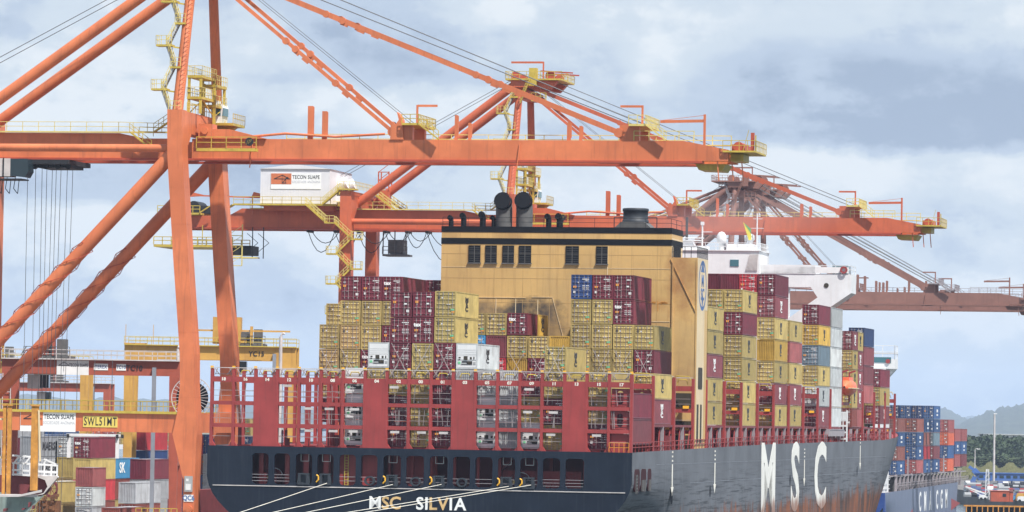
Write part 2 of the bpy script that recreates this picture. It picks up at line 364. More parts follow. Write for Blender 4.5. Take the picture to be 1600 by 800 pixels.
CC = {  # container paint: base colour and the word used for it
 'olive': ((.40,.305,.105), 'olive'), 'ochre': ((.47,.30,.055), 'ochre yellow'), 'burg': ((.15,.021,.036), 'burgundy'), 'maro': ((.19,.048,.058), 'maroon'),
 'rose': ((.30,.085,.085), 'rose brown'), 'brown': ((.21,.052,.04), 'red brown'), 'blue': ((.022,.06,.20), 'blue'), 'navy': ((.022,.045,.13), 'dark blue'),
 'grey': ((.34,.36,.39), 'grey'), 'slate': ((.12,.17,.21), 'slate grey'), 'white': ((.52,.54,.54), 'white'), 'pale': ((.42,.445,.455), 'pale grey'),
 'red': ((.40,.03,.04), 'crimson'), 'sky': ((.06,.27,.50), 'light blue'), 'orred': ((.46,.10,.05), 'orange red'), 'tan': ((.40,.28,.11), 'tan'), 'silver': ((.31,.325,.35), 'silver grey'), 'cblue': ((.035,.085,.21), 'mid blue'), 'cbrown': ((.22,.075,.06), 'rust brown')}
CM = {k: paint('container_'+v[1].replace(' ', '_')+'_paint', v[0], .5, .20, .6, (v[0][0]*.45+.03, v[0][1]*.45+.012, v[0][2]*.4+.008), .7, obj_var=.24, patch=.35, patch_col=(v[0][0]*.62+.02, v[0][1]*.58+.018, v[0][2]*.6+.015)) for k, v in CC.items()}

def soot(m):
    t = m.node_tree; b = t.nodes['Principled BSDF']; src = b.inputs['Base Color'].links[0].from_socket
    tcd = N(t, 'ShaderNodeTexCoord'); sp = N(t, 'ShaderNodeSeparateXYZ'); L(t, tcd.outputs['Object'], sp.inputs[0])
    n = N(t, 'ShaderNodeTexNoise', i_Scale=.55, i_Detail=5.0, i_Roughness=.6); L(t, tcd.outputs['Object'], n.inputs['Vector'])
    for (cx, cz, rx, rz, amp, col) in ((3.8, 34.7, 4.4, 2.0, 1.0, (.04,.036,.036)), (-2.2, 34.7, 3.4, 1.6, .75, (.07,.06,.055)), (6.4, 31.5, 2.4, 4.0, .85, (.13,.095,.07)), (1.0, 44, 2.2, 1.2, .5, (.30,.17,.07)), (17.5, 36.0, 4.2, 1.1, .6, (.36,.17,.06)), (22.0, 39, 2.2, 5.0, .85, (.34,.165,.06)), (22.3, 28, 1.6, 5.0, .5, (.30,.19,.09)), (16, 33.6, 5, .9, .45, (.36,.2,.08)), (-6.2, 44, 1.5, 1.2, .5, (.3,.17,.07)), (10.5, 39.5, 3.2, 1.5, .35, (.36,.22,.09)), (-5, 40, 1.6, 3, .3, (.38,.25,.10))):
        dx = math_n(t, 'DIVIDE', math_n(t, 'SUBTRACT', sp.outputs[0], cx), rx); dz = math_n(t, 'DIVIDE', math_n(t, 'SUBTRACT', sp.outputs[2], cz), rz)
        d = math_n(t, 'ADD', math_n(t, 'ADD', math_n(t, 'MULTIPLY', dx, dx), math_n(t, 'MULTIPLY', dz, dz)), math_n(t, 'MULTIPLY_ADD', n.outputs[0], 2.6, -1.3))
        f = N(t, 'ShaderNodeMapRange', i_1=1.1, i_2=-.1, i_3=0.0, i_4=amp); L(t, d, f.inputs[0])
        mx_ = N(t, 'ShaderNodeMix', data_type='RGBA'); L(t, f.outputs[0], mx_.inputs[0]); L(t, src, mx_.inputs[6]); mx_.inputs[7].default_value = (*col, 1); src = mx_.outputs[2]
    L(t, src, b.inputs['Base Color'])
soot(M['buff'])
M['rod_grey'] = paint('lashing_rod_grey', (.40,.37,.36), .5, .2)
M['gear_dull'] = paint('dull_grey_gear', (.30,.26,.26), .6, .25)
M['label_b2'] = paint('label_faded', (.35,.36,.38), .5, .1)

def hull_letter():
    m = paint('hull_letter_white', (.74,.74,.70), .5, .10, .25, (.50,.36,.20), .25); t = m.node_tree; b = t.nodes['Principled BSDF']; src = b.inputs['Base Color'].links[0].from_socket
    g = N(t, 'ShaderNodeNewGeometry'); sp = N(t, 'ShaderNodeSeparateXYZ'); L(t, g.outputs['Position'], sp.inputs[0])
    mp = N(t, 'ShaderNodeMapping'); mp.inputs['Scale'].default_value = (.9, .9, .12); L(t, g.outputs['Position'], mp.inputs[0])
    n = N(t, 'ShaderNodeTexNoise', i_Scale=1.6, i_Detail=6.0, i_Roughness=.65); L(t, mp.outputs[0], n.inputs['Vector'])
    lo = N(t, 'ShaderNodeMapRange', i_1=13.6, i_2=10.2, i_3=-.22, i_4=.22); L(t, sp.outputs[2], lo.inputs[0])
    f = N(t, 'ShaderNodeMapRange', i_1=.46, i_2=.62, i_3=0.0, i_4=.9); L(t, math_n(t, 'ADD', n.outputs[0], lo.outputs[0]), f.inputs[0])
    mx_ = N(t, 'ShaderNodeMix', data_type='RGBA'); L(t, f.outputs[0], mx_.inputs[0]); L(t, src, mx_.inputs[6]); mx_.inputs[7].default_value = (.24,.09,.04,1); L(t, mx_.outputs[2], b.inputs['Base Color']); return m
M['hull_letter'] = hull_letter()
M['hull_seam'] = paint('hull_seam_paint', (.15,.16,.18), .5, .2)
M['rust_brown'] = paint('rusty_brown_paint', (.16,.07,.03), .7, .35, .6, (.07,.03,.02), 1.4)
# ------------------------------------------------------------------ shipping containers (one mesh set per type, copied with its parts)
CW, HC, STD = 2.40, 2.87, 2.6
def cont_body(Lc, H, corr_aft=False):
    b = MB(); w = CW/2; i = .07
    # posts and rails
    for x in (-w, w-.14):
        for y in (0, Lc-.14): b.box(x, x+.14, y, y+.14, 0, H)
    for x in (-w, w-.10):
        b.box(x, x+.10, .14, Lc-.14, 0, .15); b.box(x, x+.10, .14, Lc-.14, H-.11, H)
    for y in (0, Lc-.12):
        b.box(-w+.14, w-.14, y, y+.12, 0, .16); b.box(-w+.14, w-.14, y, y+.12, H-.12, H)
    b.box(-w+.1, w-.1, .12, Lc-.12, H-.06, H-.03); b.box(-w+.1, w-.1, .12, Lc-.12, .03, .08)
    # corrugated long sides
    n = int(Lc/.30)
    for sx in (-1, 1):
        pts = []
        for k in range(n):
            y = .14+(Lc-.28)*k/n; d = (Lc-.28)/n
            pts += [(sx*(w-.02), y), (sx*(w-.02), y+d*.35), (sx*(w-.062), y+d*.5), (sx*(w-.062), y+d*.85)]
        pts.append((sx*(w-.02), Lc-.14))
        vs = [(x, y, z) for z in (.15, H-.11) for x, y in pts]; m = len(pts)
        b.add(vs, [(k, k+1, m+k+1, m+k) for k in range(m-1)])
    # ends
    for y0, on in ((.03, corr_aft), (Lc-.03, True)):
        s = 1 if y0 < 1 else -1
        if on:
            pts = []; n2 = 9
            for k in range(n2):
                x = -w+.14+(CW-.28)*k/n2; d = (CW-.28)/n2
                pts += [(x, y0), (x+d*.4, y0), (x+d*.5, y0+s*.06), (x+d*.9, y0+s*.06)]
            pts.append((w-.14, y0)); m = len(pts)
            b.add([(x, y, z) for z in (.16, H-.12) for x, y in pts], [(k, k+1, m+k+1, m+k) for k in range(m-1)])
        else: b.add([(-w+.14, .09, .16), (w-.14, .09, .16), (w-.14, .09, H-.12), (-w+.14, .09, H-.12)], [(0,1,2,3)])
    return b
def cont_door(side, H, style):
    """one door leaf; side -1 left, 1 right; raised bands and stickers; slots: paint, white, orange, green, dark, blue"""
    b = MB(); x0, x1 = (-CW/2+.15, -.012) if side < 0 else (.012, CW/2-.15)
    b.box(x0, x1, .045, .085, .17, H-.13)
    nb = 5 if style != 2 else 4
    for k in range(nb):
        z = .35+(H-.75)*k/(nb-1)-.1
        b.add([(x0+.05,.044,z),(x1-.05,.044,z),(x1-.05,.0,z+.07),(x0+.05,.0,z+.07),(x0+.05,.0,z+.15),(x1-.05,.0,z+.15),(x1-.05,.044,z+.22),(x0+.05,.044,z+.22)],
              [(0,1,2,3),(3,2,5,4),(4,5,6,7)])
    def st(xa, xb, za, zb, mi): b.box(xa, xb, -.022, -.012, za, zb, mi)
    f = lambda a: x0+(x1-x0)*a
    if style == 0:      # olive type: dark plate, white tag, green and orange sticker
        if side < 0: st(f(.16), f(.42), H*.70, H*.80, 4); st(f(.58), f(.74), H*.71, H*.77, 1)
        else: st(f(.55), f(.93), H*.24, H*.31, 3); st(f(.62), f(.95), H*.16, H*.215, 2); st(f(.1), f(.55), H*.47, H*.49, 1)
    elif style == 1:    # burgundy type: white registration marks, orange placard
        if side < 0: st(f(.10), f(.45), H*.46, H*.54, 2); st(f(.12), f(.36), H*.24, H*.33, 1); st(f(.60), f(.75), H*.66, H*.70, 1)
        else:
            st(f(.10), f(.85), H*.80, H*.835, 1); st(f(.45), f(.80), H*.735, H*.765, 1)
            for k in range(3): st(f(.12), f(.42), H*(.40+.07*k), H*(.425+.07*k), 1); st(f(.52), f(.85), H*(.40+.07*k), H*(.425+.07*k), 1)
            st(f(.6), f(.78), H*.18, H*.22, 1)
    elif style == 2:    # plainer, smaller marks
        if side < 0: st(f(.14), f(.40), H*.71, H*.78, 5); st(f(.12), f(.44), H*.55, H*.64, 2)
        else: st(f(.3), f(.85), H*.78, H*.82, 1); st(f(.3), f(.6), H*.5, H*.56, 1); st(f(.55), f(.85), H*.2, H*.3, 1)
    return b
def door_bar(side, k, H):
    b = MB(); x0, x1 = (-CW/2+.15, -.012) if side < 0 else (.012, CW/2-.15)
    x = x0+(x1-x0)*(.30 if k == 0 else .74)
    b.tube((x,-.035,.1),(x,-.035,H-.07),.024, n=6)
    for z in (.3, H*.5, H-.3): b.box(x-.06, x+.06, -.045, -.005, z-.04, z+.04)
    b.box(x-.02 if side > 0 else x-.28, x+.28 if side > 0 else x+.02, -.06, -.035, H*.36, H*.36+.04)
    return b
DM = [None, M['label_w'], M['label_o'], M['label_g'], M['label_k'], M['label_b2']]
def reefer_body(Lc, H):
    b = cont_body(Lc, H, True)
    return b
MESH = {}
def mesh_for(key, fn):
    if key not in MESH: MESH[key] = fn()
    return MESH[key]
def bodymesh(Lc, H, corr): return mesh_for(('b', Lc, H, corr), lambda: cont_body(Lc, H, corr).mesh('container_body', [CM['olive']]))
def doormesh(side, H, style): return mesh_for(('d', side, H, style), lambda: cont_door(side, H, style).mesh('container_door', [CM['olive']]+DM[1:]))
def barmesh(side, k, H): return mesh_for(('k', side, k, H), lambda: door_bar(side, k, H).mesh('locking_bar', [M['lockbar']]))
def slot0(o, m): o.material_slots[0].link = 'OBJECT'; o.material_slots[0].material = m
N_CONT = [0]
USED = set()
PROTO = {}
def container(x, y, z, colr, label, group, typ='door', L_=12.19, H=HC, style=None, mark=None, bars=True, cat='container', doorcol=None):
    """aft end bottom centre at quay-frame x, y, z; typ door | corr | reefer"""
    N_CONT[0] += 1; H = H-.055; z += .03
    style = style if style is not None else {'olive':0,'ochre':0,'tan':0}.get(colr, 1 if N_CONT[0] % 3 else 2)
    pk = (typ, L_, H, style, mark, bars)
    if pk not in PROTO:
        r = bpy.data.objects.new('shipping_container', None); r.empty_display_size = .5
        put_c('body', bodymesh(L_, H, typ == 'corr'), r)
        if typ == 'door':
            for s in (-1, 1):
                d = put_c('door', doormesh(s, H, style), r)
                if bars:
                    for k in (0, 1): put_c('locking_bar', barmesh(s, k, H), d)
        if typ == 'corr':
            q = MB(); q.box(-CW/2+.12, CW/2-.12, .14, L_-.14, H-.028, H-.006); put_c('roof', mesh_for(('roof', L_, H), lambda: q.mesh('roof', [CM['silver']])), r)
        if typ == 'reefer':
            put_c('cooling_unit', mesh_for(('r', H), lambda: reefer_face(H)), r)
        if mark in ('msc', 'mscw'):
            for i, ch in enumerate('MSC'):
                lt = put_c('lettering', text_mesh(ch, M['letter_black' if mark == 'msc' else 'letter_white'], .74, .035, 3.0), r)
                lt.location = (CW/2-.008, L_*.47, H*.52-(i-1)*.50); lt.rotation_euler = (R(90), 0, R(90))
        if mark == 'tex':
            lt = put_c('lettering', text_mesh('tex', M['letter_white'], .62, .02, 1.0), r); lt.location = (-.62, -.05, H*.72); lt.rotation_euler = (R(90), 0, 0)
        if mark in ('maersk', 'sk', 'sea'):
            lt = put_c('lettering', text_mesh({'maersk':'MAERSK','sk':'SK','sea':'SK'}[mark], M['letter_black' if mark == 'maersk' else 'letter_white'], 1.5 if mark == 'maersk' else 2.0, .04, 1.25), r)
            lt.location = (CW/2-.008, L_*.52 if mark == 'maersk' else L_*.3, H*.5); lt.rotation_euler = (R(90), 0, R(90))
        if mark == 'cma':
            for dz, sz in ((.62, .36), (.30, .2)):
                q = MB(); q.box(CW/2-.015, CW/2, L_*.40, L_*.62, H*dz-H*sz*.5*.6, H*dz+H*sz*.5*.6); put_c('logo_panel', q.mesh('logo_panel', [M['label_w']]), r)
        PROTO[pk] = r
    def cp(o, par):
        c = o.copy(); COL.objects.link(c)
        if par: c.parent = par
        for ch in list(o.children): cp(ch, c)
        return c
    o = cp(PROTO[pk], None)
    for ch in o.children:
        if ch.name.startswith('body'): slot0(ch, CM[colr])
        elif ch.name.startswith('door'): slot0(ch, CM[doorcol or colr])
    o.location = world(x, y, z+.012); o.rotation_euler = (0, 0, -PHI+random.uniform(-.0015, .0015))
    o.location += AX*random.uniform(-.02, .02)
    assert label not in USED, label
    if len(label.replace(',', ' ').split()) > 16: print('LONG', label)
    USED.add(label)
    tag(o, label, cat, group); return o
def put_c(name, me, parent):
    o = bpy.data.objects.new(name, me); o.parent = parent; return o
def reefer_face(H):
    b = MB(); w = CW/2
    b.box(-w+.15, w-.15, -.005, .02, H*.52, H-.14, 0)
    for z in (.58, .66, .74): b.box(-w+.18, w-.18, -.018, -.006, H*z, H*z+.03, 2)
    b.box(-w+.15, w-.15, .0, .02, H*.36, H*.51, 0)
    b.box(-.34, .10, -.02, .0, H*.355, H*.50, 1); b.box(.36, .58, -.02, .0, H*.38, H*.47, 1); b.box(.76, .88, -.02, .0, H*.38, H*.48, 1); b.box(-.92, -.68, -.02, .0, H*.42, H*.47, 1)
    b.box(-.92, -.74, -.02, .0, H*.36, H*.39, 1)
    b.box(-w+.15, w-.15, .03, .06, .18, H*.33, 0)
    b.box(-.55, .62, -.01, .03, H*.17, H*.31, 3); b.box(-.62, .0, -.03, -.01, H*.19, H*.24, 2); b.box(.1, .5, -.03, -.01, H*.2, H*.29, 1); b.box(-.98, -.70, -.01, .03, H*.2, H*.29, 4)
    b.box(.74, 1.0, -.01, .03, H*.18, H*.28, 2)
    return b.mesh('cooling_unit', [M['white'], M['label_k'], M['steel'], M['dark'], M['label_g']])
ORD = ['first','second','third','fourth','fifth','sixth','seventh','eighth','ninth','tenth','eleventh','twelfth','thirteenth','fourteenth','fifteenth']
def tierword(i, n):
    return 'on top' if i == 0 else ('lowest' if i == n-1 and n > 2 else ORD[i]+' down')
# ------------------------------------------------------------------ near container ship (quay frame: x across, y forward from the transom, z up)
def lerp(a, b, k): return a+(b-a)*k
def interp(tab, v):
    for (a, x), (b, y) in zip(tab[:-1], tab[1:]):
        if a <= v <= b: return x+(y-x)*(v-a)/(b-a)
    return tab[0][1] if v < tab[0][0] else tab[-1][1]
def deck_z(y): return interp([(0,18.62),(5,18.68),(103,19.36),(230,19.8),(345,22.5)], y)
STERN = [(0,0),(4,0),(5,5),(7,13),(9.5,18.6),(10.5,20.4),(11.5,21.7),(12.5,22.7),(13.3,23.3),(14.2,23.75),(15.2,24)]
def hb(y, z):
    b0 = interp(STERN, z); k = min(1, y/45.0); k = k*k*(3-2*k); b = lerp(b0, 24.0, k)
    zz = min(z, 19.8)/19.8; st, en = 168+zz*66, 325+zz*20
    if y > st: b *= max(0.0, 1-((y-st)/(en-st))**2)
    return b
ship = thing('container_ship', 'large container ship seen from its dark stern, moored along the quay under the orange cranes', 'ship', ORG)
YS = [0,1,2,4,6,9,12,16,20,25,30,36,45,70,100,140,168,180,190,200,210,220,228,236,244,252,260,268,276,284,292,300,308,316,324,332,338,342,344.5]
def zlv(y): d = deck_z(y); return [0,3,5,7,8.5,9.5,10.5,11.5,12.5,13.3,14.2,15.2,16.5,17.5,d]
hm = MB()
for sx in (1, -1):
    vs = [(sx*hb(y, z), y, z) for y in YS for z in zlv(y)]; k = 15
    hm.add(vs, [(i*k+j, (i+1)*k+j, (i+1)*k+j+1, i*k+j+1) for i in range(len(YS)-1) for j in range(k-1)], 0, True)
hull = hm.build('hull', M['hull_side'], ship)
# transom with its row of mooring openings
OPEN = [(397,423),(432,457),(466,492),(500,526),(535,561),(569,595),(604,632),(640,668),(677,705),(713,740),(748,775),(783,810),(818,845),(853,880),(888,917)]
def px2x(px): return (px-658)/13.86
holes = [rrect(px2x(a), px2x(b), 14.42+.012*i, 17.85, .42) for i, (a, b) in enumerate(OPEN)]
outl = [(x, z) for z, x in STERN]+[(24.0, 18.62)]
outl = [(-x, z) for x, z in outl[::-1]][:-1]+outl[1:]
holed_plate('transom', outl, holes, .35, M['navy'], ship, lambda u, v, w: (u, w-.02, v))
d = MB(); d.box(-23.3, 23.3, -.09, -.02, 14.17, 14.27); d.build('rubbing_strip', M['lattice_grey'], ship)
# deck, mooring deck inside the stern
dk = MB(); ys = YS
vs = []
for y in ys: w_ = max(hb(y, deck_z(y))-.15, .05); vs += [(-w_, y+.36 if y == 0 else y, deck_z(y)-.10), (w_, y+.36 if y == 0 else y, deck_z(y)-.10)]
dk.add(vs, [(2*i, 2*i+1, 2*i+3, 2*i+2) for i in range(len(ys)-1)])
dk.build('main_deck', M['deep_red'], ship)
m0 = MB(); m0.box(-23.2, 23.2, .4, 14, 14.0, 14.25); m0.box(-23.2, 23.2, 9, 9.3, 14.25, 18.45); m0.box(-23.2,23.2,.4,9,18.3,18.45); m0.build('mooring_deck', M['deep_red'], ship)
md = MB()
md.box(-12.2, -9.9, 5, 5.3, 14.25, 18.4); md.box(-9.1, -6.75, .9, 1.2, 14.25, 18.4); md.box(-6.45, -4.7, 1.0, 1.3, 14.25, 18.4); md.box(-18.4,-17.9,1.5,1.8,14.25,18.4); md.box(-15.3,-14.8,1.0,1.3,14.25,18.4); md.box(-13.2,-12.6,1.0,1.3,14.25,18.4); md.box(-10.9,-10.3,1.0,1.3,14.25,18.4)
for x in (-17.8, -15.4, -12.9, -3, 8, 14): md.box(x, x+.35, 4.4, 4.8, 14.25, 18.4)
md.bar((7.4,6,15.5),(9.6,6,17.9),.5,.3)
rb_ = random.Random(12)
for k in range(34):
    x = rb_.uniform(-18.5, 18); y = rb_.uniform(1.2, 3.4); h = rb_.uniform(.4, 1.5); w_ = rb_.uniform(.12, .5); MB().box(x, x+w_, y, y+w_, 14.25, 14.25+h).build('deck_gear', M[rb_.choice(('lb_red','lb_red','maroon','gear_dull','dark_gear'))], ship)
for k in range(16):
    x = -18+k*2.4+rb_.uniform(-.4, .4); md.box(x, x+.3, 2.6, 2.9, 14.25, 18.3)
md.box(-3.5, 1.5, 3.4, 3.6, 14.25, 18.3); md.box(9, 17.8, 3.2, 3.4, 14.25, 16.4)
md.build_each('bulkhead', M['lb_red'], ship)
# fairleads, rings, winches, rails in the openings
for i in (2, 3, 6, 8, 11, 12):
    a, b = OPEN[i]; x = (px2x(a)+px2x(b))/2; f = MB(); w_ = .68
    f.box(x-w_, x+w_, -.18, .5, 14.44, 14.62); f.box(x-w_*.92, x+w_*.92, -.15, .5, 15.55, 15.72)
    for q in (-.52, .52): f.prism([(x+q-.2, 14.6), (x+q+.2, 14.6), (x+q*.86+.13, 15.6), (x+q*.86-.13, 15.6)], -.14, .45)
    f.box(x-.3, x+.3, .2, .45, 14.6, 15.55); f.build('roller_fairlead', M['dark_gear'], ship)
    if i in (3, 6, 8, 11, 12):
        h = MB(); h.path([(x-.95,-.16,14.75),(x-.72,-.2,15.0),(x-.72,-.2,15.4),(x-.95,-.16,15.55)], .09, mi=0); h.build('rope_guard', M['lamp_yellow'], ship)
for i in (5, 7, 9):
    a, b = OPEN[i]; x = (px2x(a)+px2x(b))/2+.1; f = MB(); n = 12
    vs = []
    for (r1, r2, yy) in ((.62,.52,-.16),(.40,.36,-.16),(.40,.36,.2),(.62,.52,.2)):
        vs += [(x+r1*math.cos(2*math.pi*k/n), yy, 15.02+r2*math.sin(2*math.pi*k/n)) for k in range(n)]
    f.add(vs, [(j*n+k, j*n+(k+1)%n, ((j+1)%4)*n+(k+1)%n, ((j+1)%4)*n+k) for j in range(4) for k in range(n)]); f.build('mooring_ring', M['dark_gear'], ship)
for x, s in ((-17.55, 1), (10.6, 1)):
    f = MB(); 
    for k, (y, rr) in enumerate(((2.2,1.0),(2.3,.62),(3.0,.62),(3.1,1.15))): f.tube((x+y*.35-.7, y, 15.15), (x+y*.35-.66, y+.1, 15.15), rr, n=18)
    f.tube((x,2.2,15.15),(x+.6,3.2,15.15),.55,n=14); wn = f.build('mooring_winch', M['maroon'], ship)
    g = MB(); g.tube((x-.12,2.02,15.15),(x-.1,2.1,15.15),.2,n=10); g.build('hub', M['sign_yellow'], wn)
    g = MB()
    for k in range(7):
        a0, a1 = R(20+k*18), R(38+k*18); g.bar((x+.5+1.05*math.cos(a0),2.9,15.15+1.05*math.sin(a0)),(x+.5+1.05*math.cos(a1),2.9,15.15+1.05*math.sin(a1)),.09,.09)
    g.build('brake_band', M['white'], wn)
rl = MB()
for i, (a, b) in enumerate(OPEN):
    if i in (2, 3): continue
    for z in (14.95, 15.4) if i not in (0,1,13,14) else (14.8, 15.15, 15.5): rl.bar((px2x(a)-.05,.1,z),(px2x(b)+.05,.1,z),.05)
rl.build('safety_rail', M['stanchion'], ship)
fr = MB()
for i in (2, 3, 6, 8, 11, 12):
    a, b = OPEN[i]; x = (px2x(a)+px2x(b))/2
    fr.bar((x-.45,.5,17.05),(x+.45,.5,17.05),.06); fr.bar((x-.45,.5,17.05),(x-.45,.5,17.9),.06); fr.bar((x+.45,.5,17.05),(x+.45,.5,17.9),.06)
fr.build('light_frame', M['lattice_grey'], ship)
lad = MB(); x0 = px2x(541)
for x in (x0, x0+.4): lad.bar((x,.8,14.3),(x,.8,18.2),.07)
for k in range(13): lad.bar((x0,.8,14.5+k*.3),(x0+.4,.8,14.5+k*.3),.05)
lad.build('ladder', M['yellow'], ship)
# name across the stern, letters aged one by one
nx = px2x(581); tot = px2x(735)-nx
for ch, fx, ag in (('M',.03,0),('S',.135,1),('C',.235,1),('S',.485,0),('I',.553,0),('L',.617,1),('V',.72,1),('I',.80,0),('A',.895,0)):
    letters(ch, M['letter_tan' if ag else 'letter_white'], 1.9, ship, (nx+tot*fx+.5, -.03, 12.55), 'aft', .045, 1.0)
# big letters and marks on the starboard side
for ch, y, mt in (('M', 103.6, 'hull_letter'), ('S', 129.0, 'hull_letter'), ('C', 154.6, 'hull_letter')):
    letters(ch, M[mt], 12.6, hull, (24.02, y, 14.4), 'star', .36, 1.45, depth=.012)
dm = MB()
for y in (26.5, 58, 137.6, 199):
    z1 = 17.2 if y != 199 else 19.0; dm.box(24.0, 24.02, y+.2, y+.8, z1-2.6, z1); dm.prism([(y-.5, z1-2.6), (y+1.4, z1-2.6), (y+.45, z1-3.7)], 24.0, 24.02, 'x')
    for k in range(3): dm.box(24.0, 24.02, y+.1, y+.9, z1+.3+.5*k, z1+.5+.5*k)
dm.build('draught_mark', M['letter_aged'], hull)
wl = MB()
for z, y0, y1 in ((17.2, 16, 232), (14.9, 40, 224)): wl.box(24.0, 24.012, y0, y1, z, z+.07)
for y in range(22, 232, 12): wl.box(24.0, 24.008, y, y+.06, 11, deck_z(y)-.15)
wl.build_each('weld_seam', M['hull_seam'], hull)
sc_ = MB()
for y, z in ((27, 13.4), (55, 13.8), (124, 14.5), (196, 15.2)): sc_.prism([(y+.5*math.cos(a/4*math.pi), z+.75*math.sin(a/4*math.pi)) for a in range(8)], 23.9, 24.02, 'x')
sc_.build_each('scupper', M['black'], hull)
so_ = MB()
for y0, y1 in ((1.6,5.0),(5.9,9.2),(10.2,12.6)): so_.prism(rrect(y0, y1, 14.3, 16.8, .6, 3), 23.3, 24.03, 'x')
so_.build_each('side_opening', M['opening'], hull)  # solid panels, the dark inside of the openings painted on as colour
sr = MB()
for y in (2.3, 3.2): sr.bar((24.1,y,14.1),(24.1,y,16.2),.1)
for k in range(6): sr.bar((24.1,2.3,14.3+.35*k),(24.1,3.2,14.3+.35*k),.08)
for y in (6.4, 7.6, 11): sr.bar((24.08,y,14.35),(24.08,y,15.6),.35)
sr.build('side_fairlead', M['dirty_roof'], hull)
# ---------------------------------------------------------------- lashing bridges
RW = 2.5
def rowx(r): return r*RW
LV = [(25.72, 26.32), (23.18, 23.6), (20.68, 21.1)]          # the three cross beams
def lashing_bridge(y, r0, r1, solid=(), ovals=(), numbers=False, rich=True, x_end=None):
    b = MB(); yb = y+.55; zd = deck_z(y)
    xs = [rowx(r)-RW/2 for r in range(r0, r1+2)]
    for x in xs: b.box(x-.155, x+.155, y, yb, zd-.05, 27.2)
    for x0, x1 in zip(xs[:-1], xs[1:]):
        for (za, zb) in LV: b.box(x0+.155, x1-.155, y+.05, yb-.05, za, zb)
        if numbers:
            for q, sg in ((x0+.155, 1), (x1-.155, -1)):           # gussets at the deck
                b.prism([(q, zd), (q+sg*.35, zd), (q, zd+.5)], y+.1, yb-.1)
    for r in solid: b.box(rowx(r)-RW/2+.155, rowx(r)+RW/2-.155, y+.03, y+.2, zd, 25.72)
    lbp = b.build('lashing_bridge', M['lb_red'], ship)
    for r in ovals:
        for z0, z1 in ((21.15, 23.15), (23.65, 25.6)):
            x = rowx(r); zc = (z0+z1)/2
            holed_plate('oval_panel', [(x-1.0, z0), (x+1.0, z0), (x+1.0, z1), (x-1.0, z1)], [rrect(x-.38, x+.32, zc-.75, zc+.75, .34)], .06, M['lb_red'], lbp, lambda u, v, w: (u, y+.35+w, v))
        q = MB(); q.box(rowx(r)-1.0, rowx(r)+1.0, y+.4, y+.45, zd, 20.65); q.build('wall_panel', M['lb_red'], lbp)
    for r, x0, x1 in zip(range(r0, r1+1), xs[:-1], xs[1:]):
        g = MB(); g.bar((x0,y+.2,19.6),(x0,y+.2,27.3),.08); g.bar((x0,y-.06,27.3),(x0,y+.24,27.3),.07)
        for z in (21.7, 22.3, 24.2, 24.8, 19.7): 
            if r not in solid: g.bar((x0,y+.2,z),(x1-.1,y+.2,z),.045,mi=1)
        g.bar((x0,y-.03,27.3),(x1,y-.03,27.3),.07)
        if rich and r not in solid and random.random() < .85:
            for k in range(3):
                p = x0+.4+random.random()*1.5; g.bar((p,y+.2,21.2),(p+random.uniform(-.2,.2),y+.2,23.1),.045,mi=1)
            p = x0+.5+random.random()*1.2; g.bar((p,y+.2,23.7),(p+random.uniform(-.2,.2),y+.2,25.6),.045,mi=1)
        g.build('guard_rail', [M['lattice_grey'], M['gear_dull']], lbp)
    if rich:
        k_ = MB()
        for x0, x1 in zip(xs[:-1], xs[1:]):
            for s in (0, 1):
                a = x0+.3 if s == 0 else x1-.3; c = x0+.8 if s == 0 else x1-.8
                for dz in (0, .12): k_.bar((a,y+.25+dz,27.2),(c,y+.25+dz,26.52),.06)
                k_.bar((a,y+.4,26.52),(a+(.25 if s == 0 else -.25),y+.4,27.25),.06); k_.bar((a,y+.5,27.2),(a+(.35 if s == 0 else -.35),y+.5,26.6),.05)
            k_.bar((x0+.35,y+.3,26.6),(x1-.35,y+.3,26.6),.06)
            if random.random() < .75:
                xm = (x0+x1)/2; yh = MB(); yh.path([(xm-.6,y+.6,26.5),(xm-.42,y+.6,27.0),(xm+.42,y+.6,27.0),(xm+.6,y+.6,26.5)], .06, n=5); yh.build('hoop', M['yellow'], lbp)
        k_.build('turnbuckle_gear', M['gear_dull'], lbp)
        lm = MB()
        for x in xs: MB().box(x-.15, x+.15, y-.04, y+.24, 27.2, 27.5).build('post_lamp', M['lamp_yellow'], lbp)
    else:
        lm = MB()
        for x0, x1 in zip(xs[:-1], xs[1:]):
            if x1 < 17: continue
            for z in (23.67, 21.17): MB().box(x1-1.15, x1-.45, y-.1, y+.1, z, z+.33).build('work_lamp', M['lamp_yellow'], lbp)
            q = MB(); q.path([(x0+.3,y+.4,26.5),(x0+.4,y+.4,27.5),(x1-.5,y+.4,27.45),(x1-.35,y+.4,27.0)], .055, n=5); q.build('hoop', M['yellow'], lbp)
            q = MB(); q.path([(x0+.5,y+.7,26.5),(x0+.7,y+.7,27.1),(x1-.9,y+.7,27.1),(x1-.7,y+.7,26.5)], .05, n=5); q.build('hoop', M['yellow'], lbp)
    if numbers:
        for r in range(r0, r1+1):
            n_ = -2*r if r < 0 else (2*r-1 if r > 0 else 0)
            letters('%02d' % n_, M['letter_aged'], .46, lbp, (rowx(r)+.1, y+.04, 26.02), 'aft', .02, 1.1, 'row_number', depth=.01)
    return lbp
LB0 = lashing_bridge(.40, -9, 9, solid=(-7, -2, 2, 7), ovals=(9,), numbers=True)
LB1 = lashing_bridge(14.3, -9, 9, ovals=(9,), rich=False)
for i, x in enumerate((-14.4, -13.2, -11.9, -10.6, -9.3, -8.2, -6.9)):
    MB().box(x-.2, x+.2, 7.5+.6*(i % 3), 8.1+.6*(i % 3), 18.7, 26.0).build('cell_guide', M['lb_red'], ship)
rnd_ = random.Random(5)
